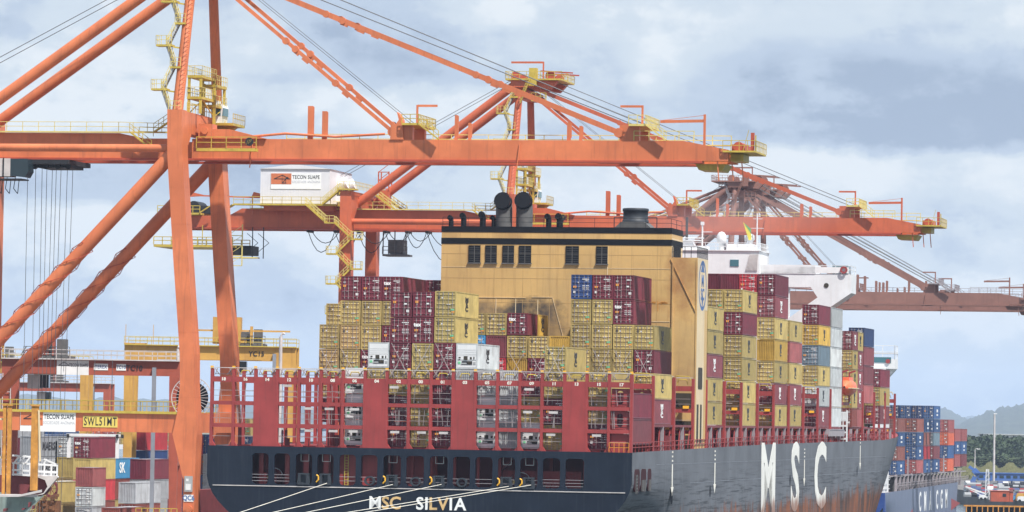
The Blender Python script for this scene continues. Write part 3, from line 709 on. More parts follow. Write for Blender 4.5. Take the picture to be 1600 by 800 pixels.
for r in (-9,-8,-6,-5,-4,-3,-1,0,1,3,5,6,8):
    for z in (25.25, 22.75, 20.3):
        if rnd_.random() < .36: x = rowx(r)+rnd_.uniform(-.4, .3); MB().box(x-.5, x+.5, .42, .5, z, z+.26).build('light_fitting', M['lattice_grey'], LB0)
LB2 = lashing_bridge(28.6, -9, 9, rich=False)
lashing_bridge(42.4, 7, 9, rich=False)
for y in (52.2, 66.6, 80.4, 94.6, 109.0, 123.3, 137.7, 152.4, 166.0): lashing_bridge(y, 7, 9, rich=False)
for y in (203.4, 217.6, 231.4, 244.6): lashing_bridge(y, 5, 9, rich=False)
# red structure along the deck edge: coaming, side stanchions, rail, small gear
cm_ = MB(); cm_.box(20.2, 20.5, 16, 179, 18.8, 21.6); cm_.box(20.2, 20.5, 192, 240, 19.2, 21.6); cm_.box(-21, 20.2, 1.4, 43, 18.55, 18.75)
for k in range(62):
    y = 17+k*3.6
    if y < 236: cm_.box(20.5, 20.9, y, y+.3, 18.9, 21.6)
cm_.build('hatch_coaming', M['deep_red'], ship)
st_ = MB(); sb_ = MB()
for k in range(33):
    y = 15.0+k*7.05
    if 180 < y < 190 or y > 243: continue
    st_.box(23.4, 23.75, y-.15, y+.15, deck_z(y)-.05, 21.5)
    sb_.bar((23.5,y+2.2,deck_z(y)),(23.5,y+2.0,21.4),.13); sb_.bar((23.5,y-2.2,deck_z(y)),(23.5,y-1.2,21.4),.12)
st_.build_each('stanchion', M['stanchion'], ship); sb_.build_each('stanchion_brace', M['deep_red'], ship)
pf = MB(); pf.box(20.9, 23.7, 16, 43, 21.45, 21.72); pf.box(20.9, 23.7, 53.3, 179, 21.45, 21.72); pf.box(20.9, 23.6, 192, 243, 21.45, 21.72); pf.build_each('stack_platform', M['maroon'], ship)
rr = MB(); rr.rail([(23.85,y,deck_z(y)) for y in (.6,30,60,90,120,150,180,210,236)], 1.05, 2.2, .07); rr.build('deck_rail', M['lb_red'], ship)
rr = MB(); rr.rail([(21.4,.2,18.62),(23.6,.2,18.62)], 1.05, .5, .05); rr.build('stern_rail', M['label_o'], ship)
dg_ = MB()
for k in range(62):
    y = random.uniform(16, 178); z = deck_z(y); x = random.uniform(21.2, 23.2); s = random.uniform(.15, .5)
    dg_.box(x, x+s*1.3, y, y+s*3, z, z+random.uniform(.3, 1.7))
for k in range(30):
    x = random.uniform(-22, 22); y = random.uniform(1.6, 4); s = random.uniform(.1, .4); dg_.box(x, x+s, y, y+s, 18.75, 18.75+random.uniform(.3, 2.0))
dg_.build_each('deck_fitting', M['maroon'], ship)
wb = MB()
for k in range(46):
    y = random.uniform(18, 240); wb.box(22.6, 22.9, y, y+.25, deck_z(y)+.5, deck_z(y)+random.uniform(.8, 1.1))
wb.build_each('deck_lamp', M['white'], ship)
# ---------------------------------------------------------------- funnel casing
fc = MB(); fc.box(-7.4, 20.6, 44.5, 52.5, 18.6, 45.1); fc.box(20.6, 23.75, 44.5, 52.4, 18.7, 41.6); fc.bar((20.5,44.47,41.4),(23.6,44.47,35.2),.18,.05)
fc.box(20.75, 20.9, 44.3, 44.5, 18.7, 41.0); fc.box(23.6, 23.78, 44.42, 44.5, 18.7, 41.5)
fun = fc.build('funnel_casing', M['buff'], ship)
q = MB(); q.box(20.603, 20.62, 44.6, 52.45, 41.7, 43.9); q.box(23.752, 23.77, 44.5, 52.4, 35.5, 41.6); q.box(23.752, 23.765, 44.6, 50.2, 19.4, 35.5); q.build('side_plate', M['cream'], fun)
q = MB()
for a, b in ((44.42, 45.12), (43.0, 43.72)): q.box(-7.43, 20.63, 44.46, 52.55, a, b)
q.build('dark_band', M['black'], fun)
q = MB()
for z in (24.4, 27.3, 30.2, 33.1, 36.0, 38.9, 41.8): q.box(-7.39, 20.59, 44.488, 44.499, z, z+.05)
for x in (-4.2, -.9, 2.6, 5.9, 9.2, 12.5, 15.8, 18.9): q.box(x, x+.05, 44.486, 44.499, 19, 42.9)
q.build_each('plate_seam', M['seam'], fun)
q = MB()   # welds and drain lines on the aft face
for x0, z0, x1, z1 in ((-7.2,36.6,3,36.6),(1.8,30.6,1.8,36.5),(4.5,31,4.5,36.4),(6.3,36.6,9.2,26.6),(3.8,36.7,6.3,36.7),(12.9,36,12.9,42.9),(-3.9,31.5,-3.9,36.4),(-.6,31.5,-.6,36.5)):
    q.bar((x0,44.48,z0),(x1,44.48,z1),.09,.05)
q.box(11.8, 20.5, 44.46, 44.49, 33.9, 33.98); q.box(-7.3, 20.5, 44.47, 44.49, 40.2, 40.25); q.build_each('weld_line', M['cream'], fun)
q = MB(); rnd = random.Random(3)
for k in range(30): x = rnd.uniform(13.6, 20.2); q.box(x, x+rnd.uniform(.1, .5), 44.475, 44.492, 36.1+rnd.uniform(-.12, .1), 36.2+rnd.uniform(0, .15))
for x, z in ((17.2,37),(19,36.4),(15,34.6),(18,34.3)): q.box(x, x+.09, 44.48, 44.495, z-1.2, z)
q.build('rust_scar', M['rust_orange'], fun)
for a, b in ((-4.05,-2.6),(-2.0,-.6),(.1,1.5),(2.1,3.6),(7.8,9.4),(11.5,12.9)):
    w_ = MB(); w_.box(a, b, 44.40, 44.5, 40.75, 42.85)
    wn = w_.build('louvre_window', M['black'], fun); g = MB(); g.bar(((a+b)/2,44.37,40.8),((a+b)/2,44.37,42.8),.07); g.bar((a,44.37,41.9),(b,44.37,41.9),.05); g.bar((a-.1,44.36,40.7),(b+.1,44.36,40.7),.14)
    for k in range(7): g.bar((a+.05,44.39,41+k*.26),(b-.05,44.39,41+k*.26),.03)
    g.build('frame', M['dirty_roof'], wn)
w_ = MB(); w_.box(20.55, 20.66, 45.6, 51.0, 41.7, 43.0); w_.build('louvre_window', M['black'], fun)
q = MB(); q.prism(rrect(46.0, 49.2, 26.0, 28.6, .3, 3), 23.5, 23.785, 'x'); q.box(23.5, 23.785, 45.3, 46.7, 19.6, 24.2); q.box(23.5, 23.785, 47.9, 49.1, 19.6, 24.2); q.build_each('pillar_slot', M['label_k'], fun)
q = MB(); q.box(21.0, 23.4, 44.25, 44.5, 23.8, 25.5); q.box(21.0, 23.4, 44.25, 44.5, 21.4, 22.2); q.box(20.95, 23.4, 44.2, 44.5, 19, 20.5); q.build_each('casing_opening', M['label_k'], fun)  # flat dark panels carry the shade inside the openings as colour
q = MB(); n = 28
for (ra, rb) in ((2.95, 2.5),):
    vs = [(23.775, 48.4+r_*math.cos(2*math.pi*k/n), 38.4+r_*1.02*math.sin(2*math.pi*k/n)) for r_ in (ra, rb) for k in range(n)]
    q.add(vs, [(k, (k+1)%n, n+(k+1)%n, n+k) for k in range(n)])
q.prism([(47.0,40.0),(49.8,40.0),(48.4,41.3)], 23.76, 23.775, 'x'); q.prism([(47.6,37.0),(49.2,37.0),(48.4,35.5)], 23.76, 23.775, 'x')
em = q.build('emblem', M['emblem_blue'], fun)
for ch, y, z, s in (('M',48.4,38.9,2.0),('SC',48.4,37.3,1.9)): letters(ch, M['emblem_blue'], s, fun, (23.78, y, z), 'star', .05, 1.15)
q = MB(); q.rail([(-7.3,44.6,45.1),(20.5,44.6,45.1),(20.5,52.4,45.1)], 1.1, 3.2, .05); q.build('guard_rail', M['dark'], fun); q = MB(); q.rail([(20.7,44.6,41.6),(23.7,44.6,41.6),(23.7,52.3,41.6)], 1.3, .8, .07); q.build('guard_rail', M['dark'], fun)
def exhaust(x, y, dia, zt, lean):
    r_ = dia/2; b = MB(); b.tube((x,y,45.0),(x,y,zt-dia*.9),r_,n=18)
    p = Vector((x,y,zt-dia*.9)); 
    pts = [p, p+Vector((lean*.05,-dia*.06,dia*.3)), p+Vector((lean*.15,-dia*.24,dia*.52)), p+Vector((lean*.3,-dia*.55,dia*.58))]
    for a, c in zip(pts[:-1], pts[1:]): b.tube(a, c, r_, r_*1.0, n=18, mi=0, cap=False)
    e = b.build('exhaust_pipe', M['dirty_roof'] if dia > 1 else M['black'], fun)
    d_ = (pts[-1]-pts[-2]).normalized(); m_ = MB(); m_.tube(pts[-1]-d_*.02, pts[-1]+d_*.02, r_*.98, n=18); m_.tube(pts[-1]-d_*.75*dia*.5, pts[-1]-d_*.03, r_*1.07, n=18, cap=False); m_.build('pipe_mouth', M['black'], e)
for x, dia, zt in ((-.55,2.0,49.0),(1.96,2.0,49.05),(-7.05,.6,46.5),(-5.5,.68,46.8),(-3.15,.75,46.95),(-1.8,.55,46.5),(4.95,.68,46.75),(6.3,.78,46.8)): exhaust(x, 48.2, dia, zt, -.6 if dia < 1 else 0)
q = MB(); q.prism([(13.2,45.1),(17.8,45.1),(16.9,45.9),(14.1,45.9)], 46.5, 50.5); vt = q.build('vent_base', M['dirty_roof'], fun)
q = MB(); q.lathe((15.5,48.5,45.9), [(1.6,0),(1.6,.25),(1.5,.3),(1.5,1.3),(1.58,1.35),(1.58,1.65),(1.4,1.7)], 24); q.bar((12.9,48.5,46.5),(18.1,48.5,46.5),.1); q.bar((12.9,48.5,45.1),(12.9,48.5,46.5),.1); q.bar((18.1,48.5,45.1),(18.1,48.5,46.5),.1); q.build('roof_ventilator', M['dark_gear'], fun)
# ---------------------------------------------------------------- accommodation block and bridge wing
ab = MB(); ab.box(-13, 10.9, 181, 191, 19.4, 47.5); ab.box(-13.2, 11.1, 180.8, 191.2, 47.5, 47.62)
ab.prism([(10.7,44.3),(24.4,44.3),(24.4,41.5),(13,33.7),(9.6,33.7),(19.4,40.8),(18.4,42.3),(10.7,42.3)], 183, 188.6)
ab.box(14.6, 15.2, 183.4, 184, 30, 42.4); ab.box(10.7, 19, 182.9, 189, 44.3, 45.6)
acc = ab.build('accommodation_block', M['white'], ship)
q = MB(); q.box(6.6, 7.9, 180.92, 181, 45.2, 46.2); q.build('window', M['teal_glass'], acc)
q = MB()
for k in range(9): q.bar((9.0+.2*k,180.9,44.6),(9.6+.14*k,180.9,47.0),.12)
q.build('louvre_panel', M['lattice_grey'], acc)
q = MB(); q.rail([(10.8,183,44.3),(24.3,183,44.3),(24.3,188.5,44.3)], 1.2, 2.2, .09); q.build('guard_rail', M['white'], acc); q = MB(); q.rail([(-13,181,47.6),(10.8,181,47.6)], 1.1, 1.6, .08); q.build('guard_rail', M['white'], acc); q = MB(); q.rail([(10.9,181.4,47.6),(10.9,190,47.6)], 1.1, 1.2, .08); q.build('guard_rail', M['white'], acc)
q = MB(); q.prism([(11,44.4),(24.0,44.4),(24.0,45.3),(11,45.3)], 182.9, 182.95); q.build('wing_screen', M['label_w'], acc)
q = MB(); q.box(21.5, 23.8, 183.5, 187, 44.3, 45.6); q.build('wing_console', M['teal_glass'], acc)
q = MB(); q.tube((20.7,182.93,42.6),(20.7,183.02,42.6),.36,n=16); q.build('porthole', M['label_k'], acc)
q = MB(); n = 16
vs = []
for (r1, yy) in ((.55,182.8),(.28,182.75),(.28,182.6),(.55,182.6)): vs += [(23.3+r1*math.cos(2*math.pi*k/n), yy, 44.9+r1*math.sin(2*math.pi*k/n)) for k in range(n)]
q.add(vs, [(j*n+k, j*n+(k+1)%n, ((j+1)%4)*n+(k+1)%n, ((j+1)%4)*n+k) for j in range(4) for k in range(n)]); q.build('lifebuoy', M['lb_red'], acc)
q = MB(); q.lathe((4.8,184,47.6), [(.4,0),(.4,1.0),(.65,1.2),(.78,1.7),(.7,2.3),(.45,2.7),(.1,2.85)], 18); q.build('radar_dome', M['white'], acc)
q = MB(); q.lathe((9.0,185,48.4), [(.3,0),(.35,.6),(.6,.9),(.55,1.6),(.1,1.9)], 12); q.build('small_dome', M['white'], acc)
q = MB(); q.tube((-.6,185,47.6),(-.6,185,52.6),.2,n=8); q.bar((-1.8,185,50.4),(.8,185,50.4),.1); q.bar((-1.4,185,51.3),(.3,185,51.3),.1); q.build('signal_mast', M['dark'], acc)
q = MB(); q.prism([(-1.6,47.5),(1.0,47.5),(.4,49),(-1.0,49)], 183, 186); q.box(-3.0, 1.8, 182.6, 184, 49.0, 49.15); q.tube((-3.4,182.6,49.4),(2.4,182.6,49.4),.08); q.build('mast_house', M['white'], acc)
q = MB(); q.tube((10.1,184,47.5),(10.1,184,53.2),.1,n=8); q.bar((9.2,184,51),(11.1,184,51),.08); q.bar((9.5,184,52.4),(10.9,184,52.4),.08); q.tube((1.9,184,47.5),(1.9,184,51.6),.13); q.bar((1.9,184,50.4),(3.4,184,50.4),.1); q.box(1.65,2.15,183.8,184.2,51.4,51.9); q.build('antenna_mast', M['white'], acc)
q = MB(); q.box(-6, 3, 182, 184, 47.5, 48.2); q.box(5.8, 9.8, 182.5, 186, 47.5, 48.6); q.build('deck_locker', M['white'], acc)
fl = MB(); fl.add([(8.0,183.9,51.9),(9.2,183.9,50.9),(9.3,183.9,49.3),(8.9,183.9,49.2)], [(0,1,2,3)]); fl.add([(8.0,183.94,51.9),(9.2,183.94,50.9),(9.3,183.94,49.3),(8.9,183.94,49.2)], [(3,2,1,0)])
flag = fl.build('flag', paint('flag_yellow_cloth', (.72,.62,.05), .8, .2), None); flag.matrix_world = Matrix.Translation(ORG) @ ROT
tag(flag, 'yellow and green courtesy flag hanging from the white mast of the container ship', 'flag')
g = MB(); g.prism([(8.2,51.75),(9.2,50.9),(9.25,50.2)], 183.86, 183.89); g.build('green_panel', paint('flag_green_cloth', (.05,.35,.12), .8), flag)
# lifeboat in its frame, ladder tower, gangway beam
lb = MB(); vs = []; fs = []; n = 10; prof = [(0,.15,.2),(.6,.75,.8),(1.6,1.1,1.15),(4,1.2,1.25),(6.2,1.1,1.15),(7.2,.7,.8),(7.8,.15,.2)]
for (yy, rw, rh) in prof: vs += [(23.9+rw*math.cos(2*math.pi*k/n), 180.6+yy, 27.6+rh*math.sin(2*math.pi*k/n)) for k in range(n)]
fs = [(i*n+k, i*n+(k+1)%n, (i+1)*n+(k+1)%n, (i+1)*n+k) for i in range(len(prof)-1) for k in range(n)]
lb.add(vs, fs, 0, True); lb.box(23.3, 24.4, 182, 186.6, 28.4, 29.1)
boat = lb.build('lifeboat', M['lifeboat'], None); boat.matrix_world = Matrix.Translation(ORG) @ ROT
tag(boat, 'orange enclosed lifeboat hanging at the side between the ship deckhouse and the forward stacks', 'lifeboat')
g = MB(); g.box(22.6, 25.15, 181, 188, 27.42, 27.56); g.build('fender_strip', M['cream'], boat)
q = MB()
for x in (23.2, 24.3):
    q.bar((x,181,19.6),(x,181,24.2),.22)
for k in range(5): q.box(23.2, 24.3, 180.9, 181.1, 19.9+k*.95, 20.15+k*.95)
q.box(23.1, 24.4, 180.92, 181.3, 22.6, 24.0); q.bar((23.75,180.95,19.6),(23.75,180.95,24),.12); q.build('ladder_tower', M['white'], ship)
q = MB(); q.box(23.2, 24.1, 163, 180, 20.4, 21.3); q.box(23.1, 24.15, 163.5, 179, 21.3, 21.42); q.build('accommodation_ladder', M['slate' if False else 'stanchion'], ship)
q = MB(); q.bar((23.6,180,25.4),(23.6,180,29.8),.25); q.bar((23.6,188.6,25.4),(23.6,188.6,29.8),.25); q.bar((23.6,180,29.8),(24.5,180,30.1),.25); q.bar((23.6,188.6,29.8),(24.5,188.6,30.1),.25); q.box(20.5,23.6,179.8,189,25.0,25.4); q.build('davit', M['lb_red'], ship)

# ---------------------------------------------------------------- stacks of containers on board
LV0 = 18.85
def stack(bay, bayname, r, tops, colours, where, y, L_=12.19, typ=None, marks=None, H=HC, styles=None, x=None):
    """tops: z of the top of the top box; colours from the top down"""
    n = len(colours); z = tops
    for i, c in enumerate(colours):
        if c is None: z -= H+.01; continue
        ty = 'door'; cc = c; mk = None
        if ':' in c: cc, ex = c.split(':'); ty = {'c':'corr','r':'reefer'}.get(ex, 'door'); mk = ex if ty == 'door' else None
        if mk is None and ty == 'reefer': mk = 'msc'
        if mk is None and marks and cc in ('olive','pale','ochre','maro'): mk = marks if cc != 'maro' else 'mscw'
        word = CC[cc][1]
        if ty == 'reefer': word = 'white refrigerated'
        elif ty == 'corr': word += ' ribbed end'
        container(rowx(r) if x is None else x, y, z-H, cc, '%s container %s, %s, %s' % (word, tierword(i, n), where, bayname), 'containers stacked on the near ship', ty, L_, H, mark=mk)
        z -= H+.01
a0 = 'row nearest the stern'
stack(0, a0, -3, 27.5, ['white:r','white:r','white:r'], 'left of the lone tall panel', 1.6)
stack(0, a0, -2, 30.37, ['pale:r','olive'], 'stack under the left white reefer', 1.6)
stack(0, a0, -1, 36.0, ['burg','burg','burg','olive','burg','burg'], 'right beside the left reefer', 1.6)
stack(0, a0, 0, 36.05, ['burg','burg:tex','olive','olive','olive','olive'], 'middle stack', 1.6)
stack(0, a0, 1, 36.13, ['olive','olive','burg','burg','burg','burg'], 'left of the right reefer', 1.6, marks='msc')
stack(0, a0, 2, 30.37, ['pale:r','pale:c'], 'under the right reefer', 1.6)
stack(0, a0, 3, 27.45, ['pale','white:r','white:r'], 'right of the lone tall panel', 1.6)
stack(0, a0, 4, 27.45, ['pale:c','pale','pale:c'], 'stack of pale boxes', 1.6)
stack(0, a0, 5, 27.45, ['burg','olive','white:r'], 'between the pale and the olive stack', 1.6)
stack(0, a0, 6, 30.15, ['olive','olive','burg','olive'], 'stack with large side lettering', 1.6, marks='msc')
stack(0, a0, 9, 25.2, ['burg','maro'], 'behind the red oval panels', 2.2)
stack(0, a0, 8, 27.45, ['olive','tan','burg'], 'right of the last red panel', 1.6)
a2 = 'row against the buff funnel'
stack(2, a2, -7, 32.85, ['olive','tan','olive','burg'], 'first stack from the left', 29.9)
stack(2, a2, -6, 38.55, ['burg','olive','tan','olive','olive'], 'second stack from the left', 29.9)
stack(2, a2, -5, 38.55, ['burg','olive','olive','burg:tex','olive'], 'third stack from the left', 29.9)
stack(2, a2, -4, 38.55, ['burg:tex','olive','burg','burg','olive'], 'fourth stack from the left', 29.9)
stack(2, a2, 0, 34.4, ['olive','sky','burg'], 'left of the dark gap', 29.9, H=STD)
stack(2, a2, 1, 34.4, ['olive','maro:c','red'], 'right of the gap', 29.9, H=STD)
stack(2, a2, 2, 34.45, ['burg:tex'], 'short box', 29.9, L_=6.06, H=STD)
container(rowx(2), 36.2, 34.45-STD, 'ochre', 'short ochre yellow container with side lettering behind the short burgundy one by the funnel', 'containers stacked on the near ship', 'door', 6.06, STD, mark='msc')
stack(2, 'under the short boxes by the funnel', 2, 31.8, ['olive','ochre:c'], 'left one', 29.9, H=STD)
stack(2, 'under the short boxes by the funnel', 3, 31.8, ['olive','burg'], 'right one', 29.9, H=STD)
stack(2, a2, 4, 31.85, ['ochre:c','olive'], 'low right stack', 29.9, H=STD)
stack(2, a2, 5, 39.0, ['blue','olive','olive','olive','olive'], 'stack topped by the blue box', 29.9)
stack(2, a2, 6, 39.0, ['burg','olive','olive','olive','burg'], 'stack next to the blue box', 29.9)
stack(2, a2, 7, 39.0, ['burg','burg:tex','olive','olive','olive'], 'stack with two plain red sides', 29.9, marks=None)
stack(2, a2, 8, 33.22, ['olive','burg','olive','maro'], 'outermost stack', 29.9, marks='msc')
stack(2, 'just aft of the red oval panels', 9, 27.5, ['olive','maro'], 'low outer pair', 15.4, marks='msc')
# behind the funnel, seen at its left
a3 = 'beyond the funnel'
stack(3, a3, -9, 35.9, ['olive','olive','tan','olive'], 'leftmost slice', 53.6)
stack(3, a3, -5, 38.9, ['burg','maro'], 'piece left of the funnel', 53.6); stack(3, a3, -4, 38.9, ['burg','burg'], 'piece touching the funnel', 53.6)
stack(3, a3, -3.2, 41.9, ['olive','burg'], 'highest piece left of the funnel', 81.4, x=-6.9)
# starboard side, bay by bay
D1, D2, D3, D4, D5, D6 = 'first bay past the funnel', 'second bay past the funnel', 'third bay past the funnel', 'fourth bay past the funnel', 'fifth bay past the funnel', 'pale bay beside the deckhouse'
stack(4, D1, 9, 36.13, ['olive','olive','maro','olive','olive'], 'outer stack', 53.4, marks='msc')
stack(4, D2, 9, 38.95, ['olive','burg','olive','olive','olive','olive'], 'outer stack', 81.3, marks='msc')
stack(4, D2, 8, 38.95, ['olive','olive','olive','burg'], 'inner stack', 81.3, marks='msc')
stack(4, D3, 9, 41.85, ['burg','maro','olive','ochre:c','olive','maro','olive'], 'outer stack', 109.9, marks='msc')
stack(4, D3, 8, 41.85, ['red','olive'], 'second stack from the outside', 109.9); stack(4, D3, 7, 41.85, ['burg:c'], 'third stack from the outside', 109.9); stack(4, D3, 6, 41.85, ['burg:c'], 'fourth stack from the outside', 109.9)
stack(4, D4, 9, 36.1, ['olive','rose','olive','maro','olive'], 'outer stack', 124.2, marks='msc'); stack(4, D4, 8, 38.95, ['burg:c'], 'recessed dark box', 124.2)
stack(4, D5, 9, 39.0, ['burg','ochre','slate','olive','pale','maro'], 'outer stack', 153.4, marks='msc')
stack(4, D6, 9, 39.0, ['pale','pale','white','pale','white','pale'], 'outer stack', 166.8)
a5 = 'just forward of the lifeboat'
stack(5, a5, 9, 36.1, ['maro','olive','olive','olive','brown'], 'aft stack', 191.4, 6.06, marks='msc')
stack(5, a5, 9, 36.1, ['olive','maro','maro','maro','rose'], 'fore stack', 197.7, 6.06, marks='msc')
stack(5, a5, 8, 36.1, ['burg','ochre:c','ochre:c','tan'], 'inner stack', 191.4, 6.06)
stack(5, a5, 8.02, 39.0, ['ochre'], 'inner high box', 185+6.7, 6.06, marks='msc', x=rowx(7)+.2)
stack(5, 'tall stack in the bay near the bow', 9, 36.9, ['navy','maro','maro','rose'], 'inner side', 205.0, marks=None)
stack(5, 'forwardmost bay in view', 9, 30.9, ['burg','olive','maro'], 'outer stack', 226.0, marks='msc')
stack(5, 'forwardmost bay in view', 8, 27.6, ['olive','olive'], 'inner stack', 226.0, marks='msc')
# lashing rods crossed over the lowest free tier
def rods(y, rows, z0, z1, par, gap=1.02):
    for r in rows:
        q = MB()
        x = rowx(r)
        q.bar((x-1.1,y,z0),(x+gap-.05,y-.04,z1),.046); q.bar((x+1.1,y-.07,z0),(x-gap+.05,y-.1,z1),.046)
        q.bar((x-1.25,y,z0),(x-.2,y,z0+1.4),.05); q.bar((x+1.25,y,z0),(x+.2,y,z0+1.4),.05)
        q.build_each('lashing_rod', M['rod_grey'], par)
rods(1.35, (-1, 0, 1, 6), 26.5, 30.3, LB0); rods(29.65, (-7, -6, -5, -4, 2, 3), 26.5, 30.0, LB2); rods(29.65, (5, 6, 7, 8), 26.5, 30.3, LB2)
# ---------------------------------------------------------------- mooring ropes
def rope(name, p, q, sag, r_, label, cat, group=None, mat=None):
    pts = []
    for k in range(13):
        f_ = k/12; w_ = Vector(p).lerp(Vector(q), f_); w_.z -= sag*4*f_*(1-f_); pts.append(w_)
    b = MB(); b.path(pts, r_, 6); o = b.build(name, mat or M['letter_aged'], None); return tag(o, label, cat, group)
MR = [(-10.23,14.65,-65,'leftmost white mooring rope, running from the fourth stern opening to the quay'),(-2.75,14.65,-106,'mooring rope from the seventh stern opening, passing left of the ship name'),
      (2.75,14.76,-117,'mooring rope from the ninth stern opening, crossing the first letters of the name'),(10.31,14.69,-181,'upper of the two bright ropes drawn across the ship name'),(12.81,14.88,-162,'lower of the two bright ropes drawn across the ship name')]
for x, z, y, lab in MR: rope('mooring_rope', world(x, -.1, z), world(-27.3, y, 4.6), .15, .036, lab, 'rope', 'mooring ropes at the stern')
# ------------------------------------------------------------------ quay cranes (local x across towards the water, y along the quay, z above the quay)
QZ = 4.0
class CB(MB):                                          # parts are drawn with heights above the water, stored above the quay
    def build(s, name, mats, parent=None, label=None):
        s.v = [(x, y, z-QZ) for x, y, z in s.v]; return MB.build(s, name, mats, parent, label)
def quay_crane(mid, label, body, gauge=29.4, boom_end=61.3, zb=52.0, zap=74.4, house=True, full=True, stair_pale='pale_yellow', yel='yellow'):
    root = thing('quay_crane', label, 'crane', world(-31, mid, QZ), group='container cranes along the quay')
    P_, Y_, PY = M[body], M[yel], M[stair_pale]; OD = M['orange_dk'] if body != 'brown' else M['brown']
    dz = zb-52.0
    EDGE = [(4,-.65,.7),(14.5,-.75,.6),(19.7,-2.15,.75),(22.3,-1.6,.6),(25.5,-1.35,.35),(29,-1.45,.3),(40,-2.45,-.65),(52+dz,-3.4,-1.6),(57.3+dz,-3.5,-1.75)]
    for y in (-9, 9):
        b = CB(); poly = [(l, z) for z, l, r in EDGE]+[(r, z) for z, l, r in EDGE[::-1]]
        # quads level by level so the outline stays clean
        for (z0, l0, r0_), (z1, l1, r1) in zip(EDGE[:-1], EDGE[1:]):
            vs = [(l0,y-1.25,z0),(r0_,y-1.25,z0),(r0_,y+1.25,z0),(l0,y+1.25,z0),(l1,y-1.25,z1),(r1,y-1.25,z1),(r1,y+1.25,z1),(l1,y+1.25,z1)]
            b.add(vs, [(0,1,5,4),(1,2,6,5),(2,3,7,6),(3,0,4,7)])
        for z in (24, 31.5, 44, 48.3+dz): 
            l = interp([(a, q) for a, q, _ in EDGE], z); r_ = interp([(a, q) for a, _, q in EDGE], z); b.box(l-.012, r_+.012, y-1.262, y+1.262, z, z+.05)
        lg = b.build('waterside_leg', P_, root)
        b = CB(); b.box(-gauge-.9, -gauge+.9, y-1.2, y+1.2, 4, zb+5.6); b.build('landside_leg', P_, root)
        b = CB(); b.box(-gauge+.9, -1.4, y-.85, y+.85, 19.85, 22.25); pb = b.build('portal_beam', P_, root)
        if full:
            b = CB(); b.box(-gauge+.9, -1.6, y-1.1, y-.86, 22.0, 22.3); b.rail([(-gauge+.9,y-1.05,22.3),(-1.9,y-1.05,22.3)], 1.15, 2.0, .06); b.rail([(-gauge+.9,y+.8,22.3),(-1.9,y+.8,22.3)], 1.15, 2.0, .06); b.build('walkway_rail', Y_, pb)
        b = CB(); b.tube((-3.2,y,zb+.1),(-gauge-.6,y,22.6),.80,n=16); 
        br = b.build('diagonal_brace', P_, root)
        if full:                                      # helical strakes with their standoffs
            a_, c_ = Vector((-3.2,y,zb+.1)), Vector((-gauge-.6,y,22.6)); d_ = (c_-a_).normalized(); e1 = d_.cross(Vector((0,1,0))).normalized(); e2 = d_.cross(e1); q = CB()
            for ph in (0, 2.1, 4.2):
                pr = None
                for k in range(15):
                    f_ = .36+.50*k/14; an = ph+k*.92; p_ = a_.lerp(c_, f_)+(e1*math.cos(an)+e2*math.sin(an))*1.0
                    if pr: q.bar(pr, p_, .07)
                    if True: q.bar(a_.lerp(c_, f_)+(e1*math.cos(an)+e2*math.sin(an))*.78, p_, .09)
                    pr = p_
            q.build('helical_strake', M['orange_dk'], br)
        b = CB(); b.tube((-3.2,y,zb+.85),(-gauge,y,zb+.85),.46,n=14); b.build('horizontal_brace', P_, root)
    b = CB(); b.box(-.6, .45, -7.7, 7.7, 19.9, 22.2); b.box(-gauge-.7, -gauge+.7, -7.7, 7.7, 19.9, 22.2); b.build_each('portal_cross_beam', P_, root)
    b = CB(); b.box(-.7, .6, -7.7, 14, 8.2, 13.3); b.box(-gauge-.7, -gauge+.7, -7.7, 14, 8.2, 11.3); b.build_each('sill_beam', M['maroon'] if body != 'brown' else P_, root)  # maroon puts the shade on the orange cranes' sills into the colour
    b = CB()
    for y in (-9, 9): b.box(-.9, .9, y-3, y+3, 4.0, 7.6); b.box(-gauge-.9, -gauge+.9, y-3, y+3, 4.0, 7.6)
    b.build_each('bogie', P_, root)
    # head beams joining the legs, with an arch over the girders
    for x, zt in ((-2.6, zb+5.2), (-gauge, zb+5.6)):
        b = CB(); b.prism([(-7.75,zt),(7.75,zt),(7.75,zt-4.2),(6.6,zt-3.4),(5.8,zt-2.5),(-5.8,zt-2.5),(-6.6,zt-3.4),(-7.75,zt-4.2)], x-.85, x+.85, 'x'); b.build('head_beam', P_, root)
    # girder and boom, twin boxes
    for y in (-3.3, 3.3):
        g = CB(); g.prism([(-gauge-29.5,zb),(-3.4,zb),(-3.4,zb+2.3),(-8,zb+2.3),(-11,zb+2.9),(-gauge-7,zb+2.9),(-gauge-9,zb+3.1),(-gauge-18.5,zb+3.0),(-gauge-20.5,zb+1.9),(-gauge-29.5,zb+1.7)], y-.55, y+.55); g.build('main_girder', P_, root)
        g = CB(); g.prism([(-2.2,zb),(boom_end,zb),(boom_end,zb+1.3),(boom_end-5.2,zb+2.3),(-2.2,zb+2.3)], y-.55, y+.55)
        x = 3.0
        while x < boom_end-7: g.box(x, x+.06, y-.562, y+.562, zb+.02, zb+2.28); x += 12.2
        bm_ = g.build('boom_girder', P_, root)
        g = CB(); g.box(-gauge-29, boom_end-3, y-.75, y+.75, zb-.26, zb-.01); g.build('trolley_rail', OD, root)
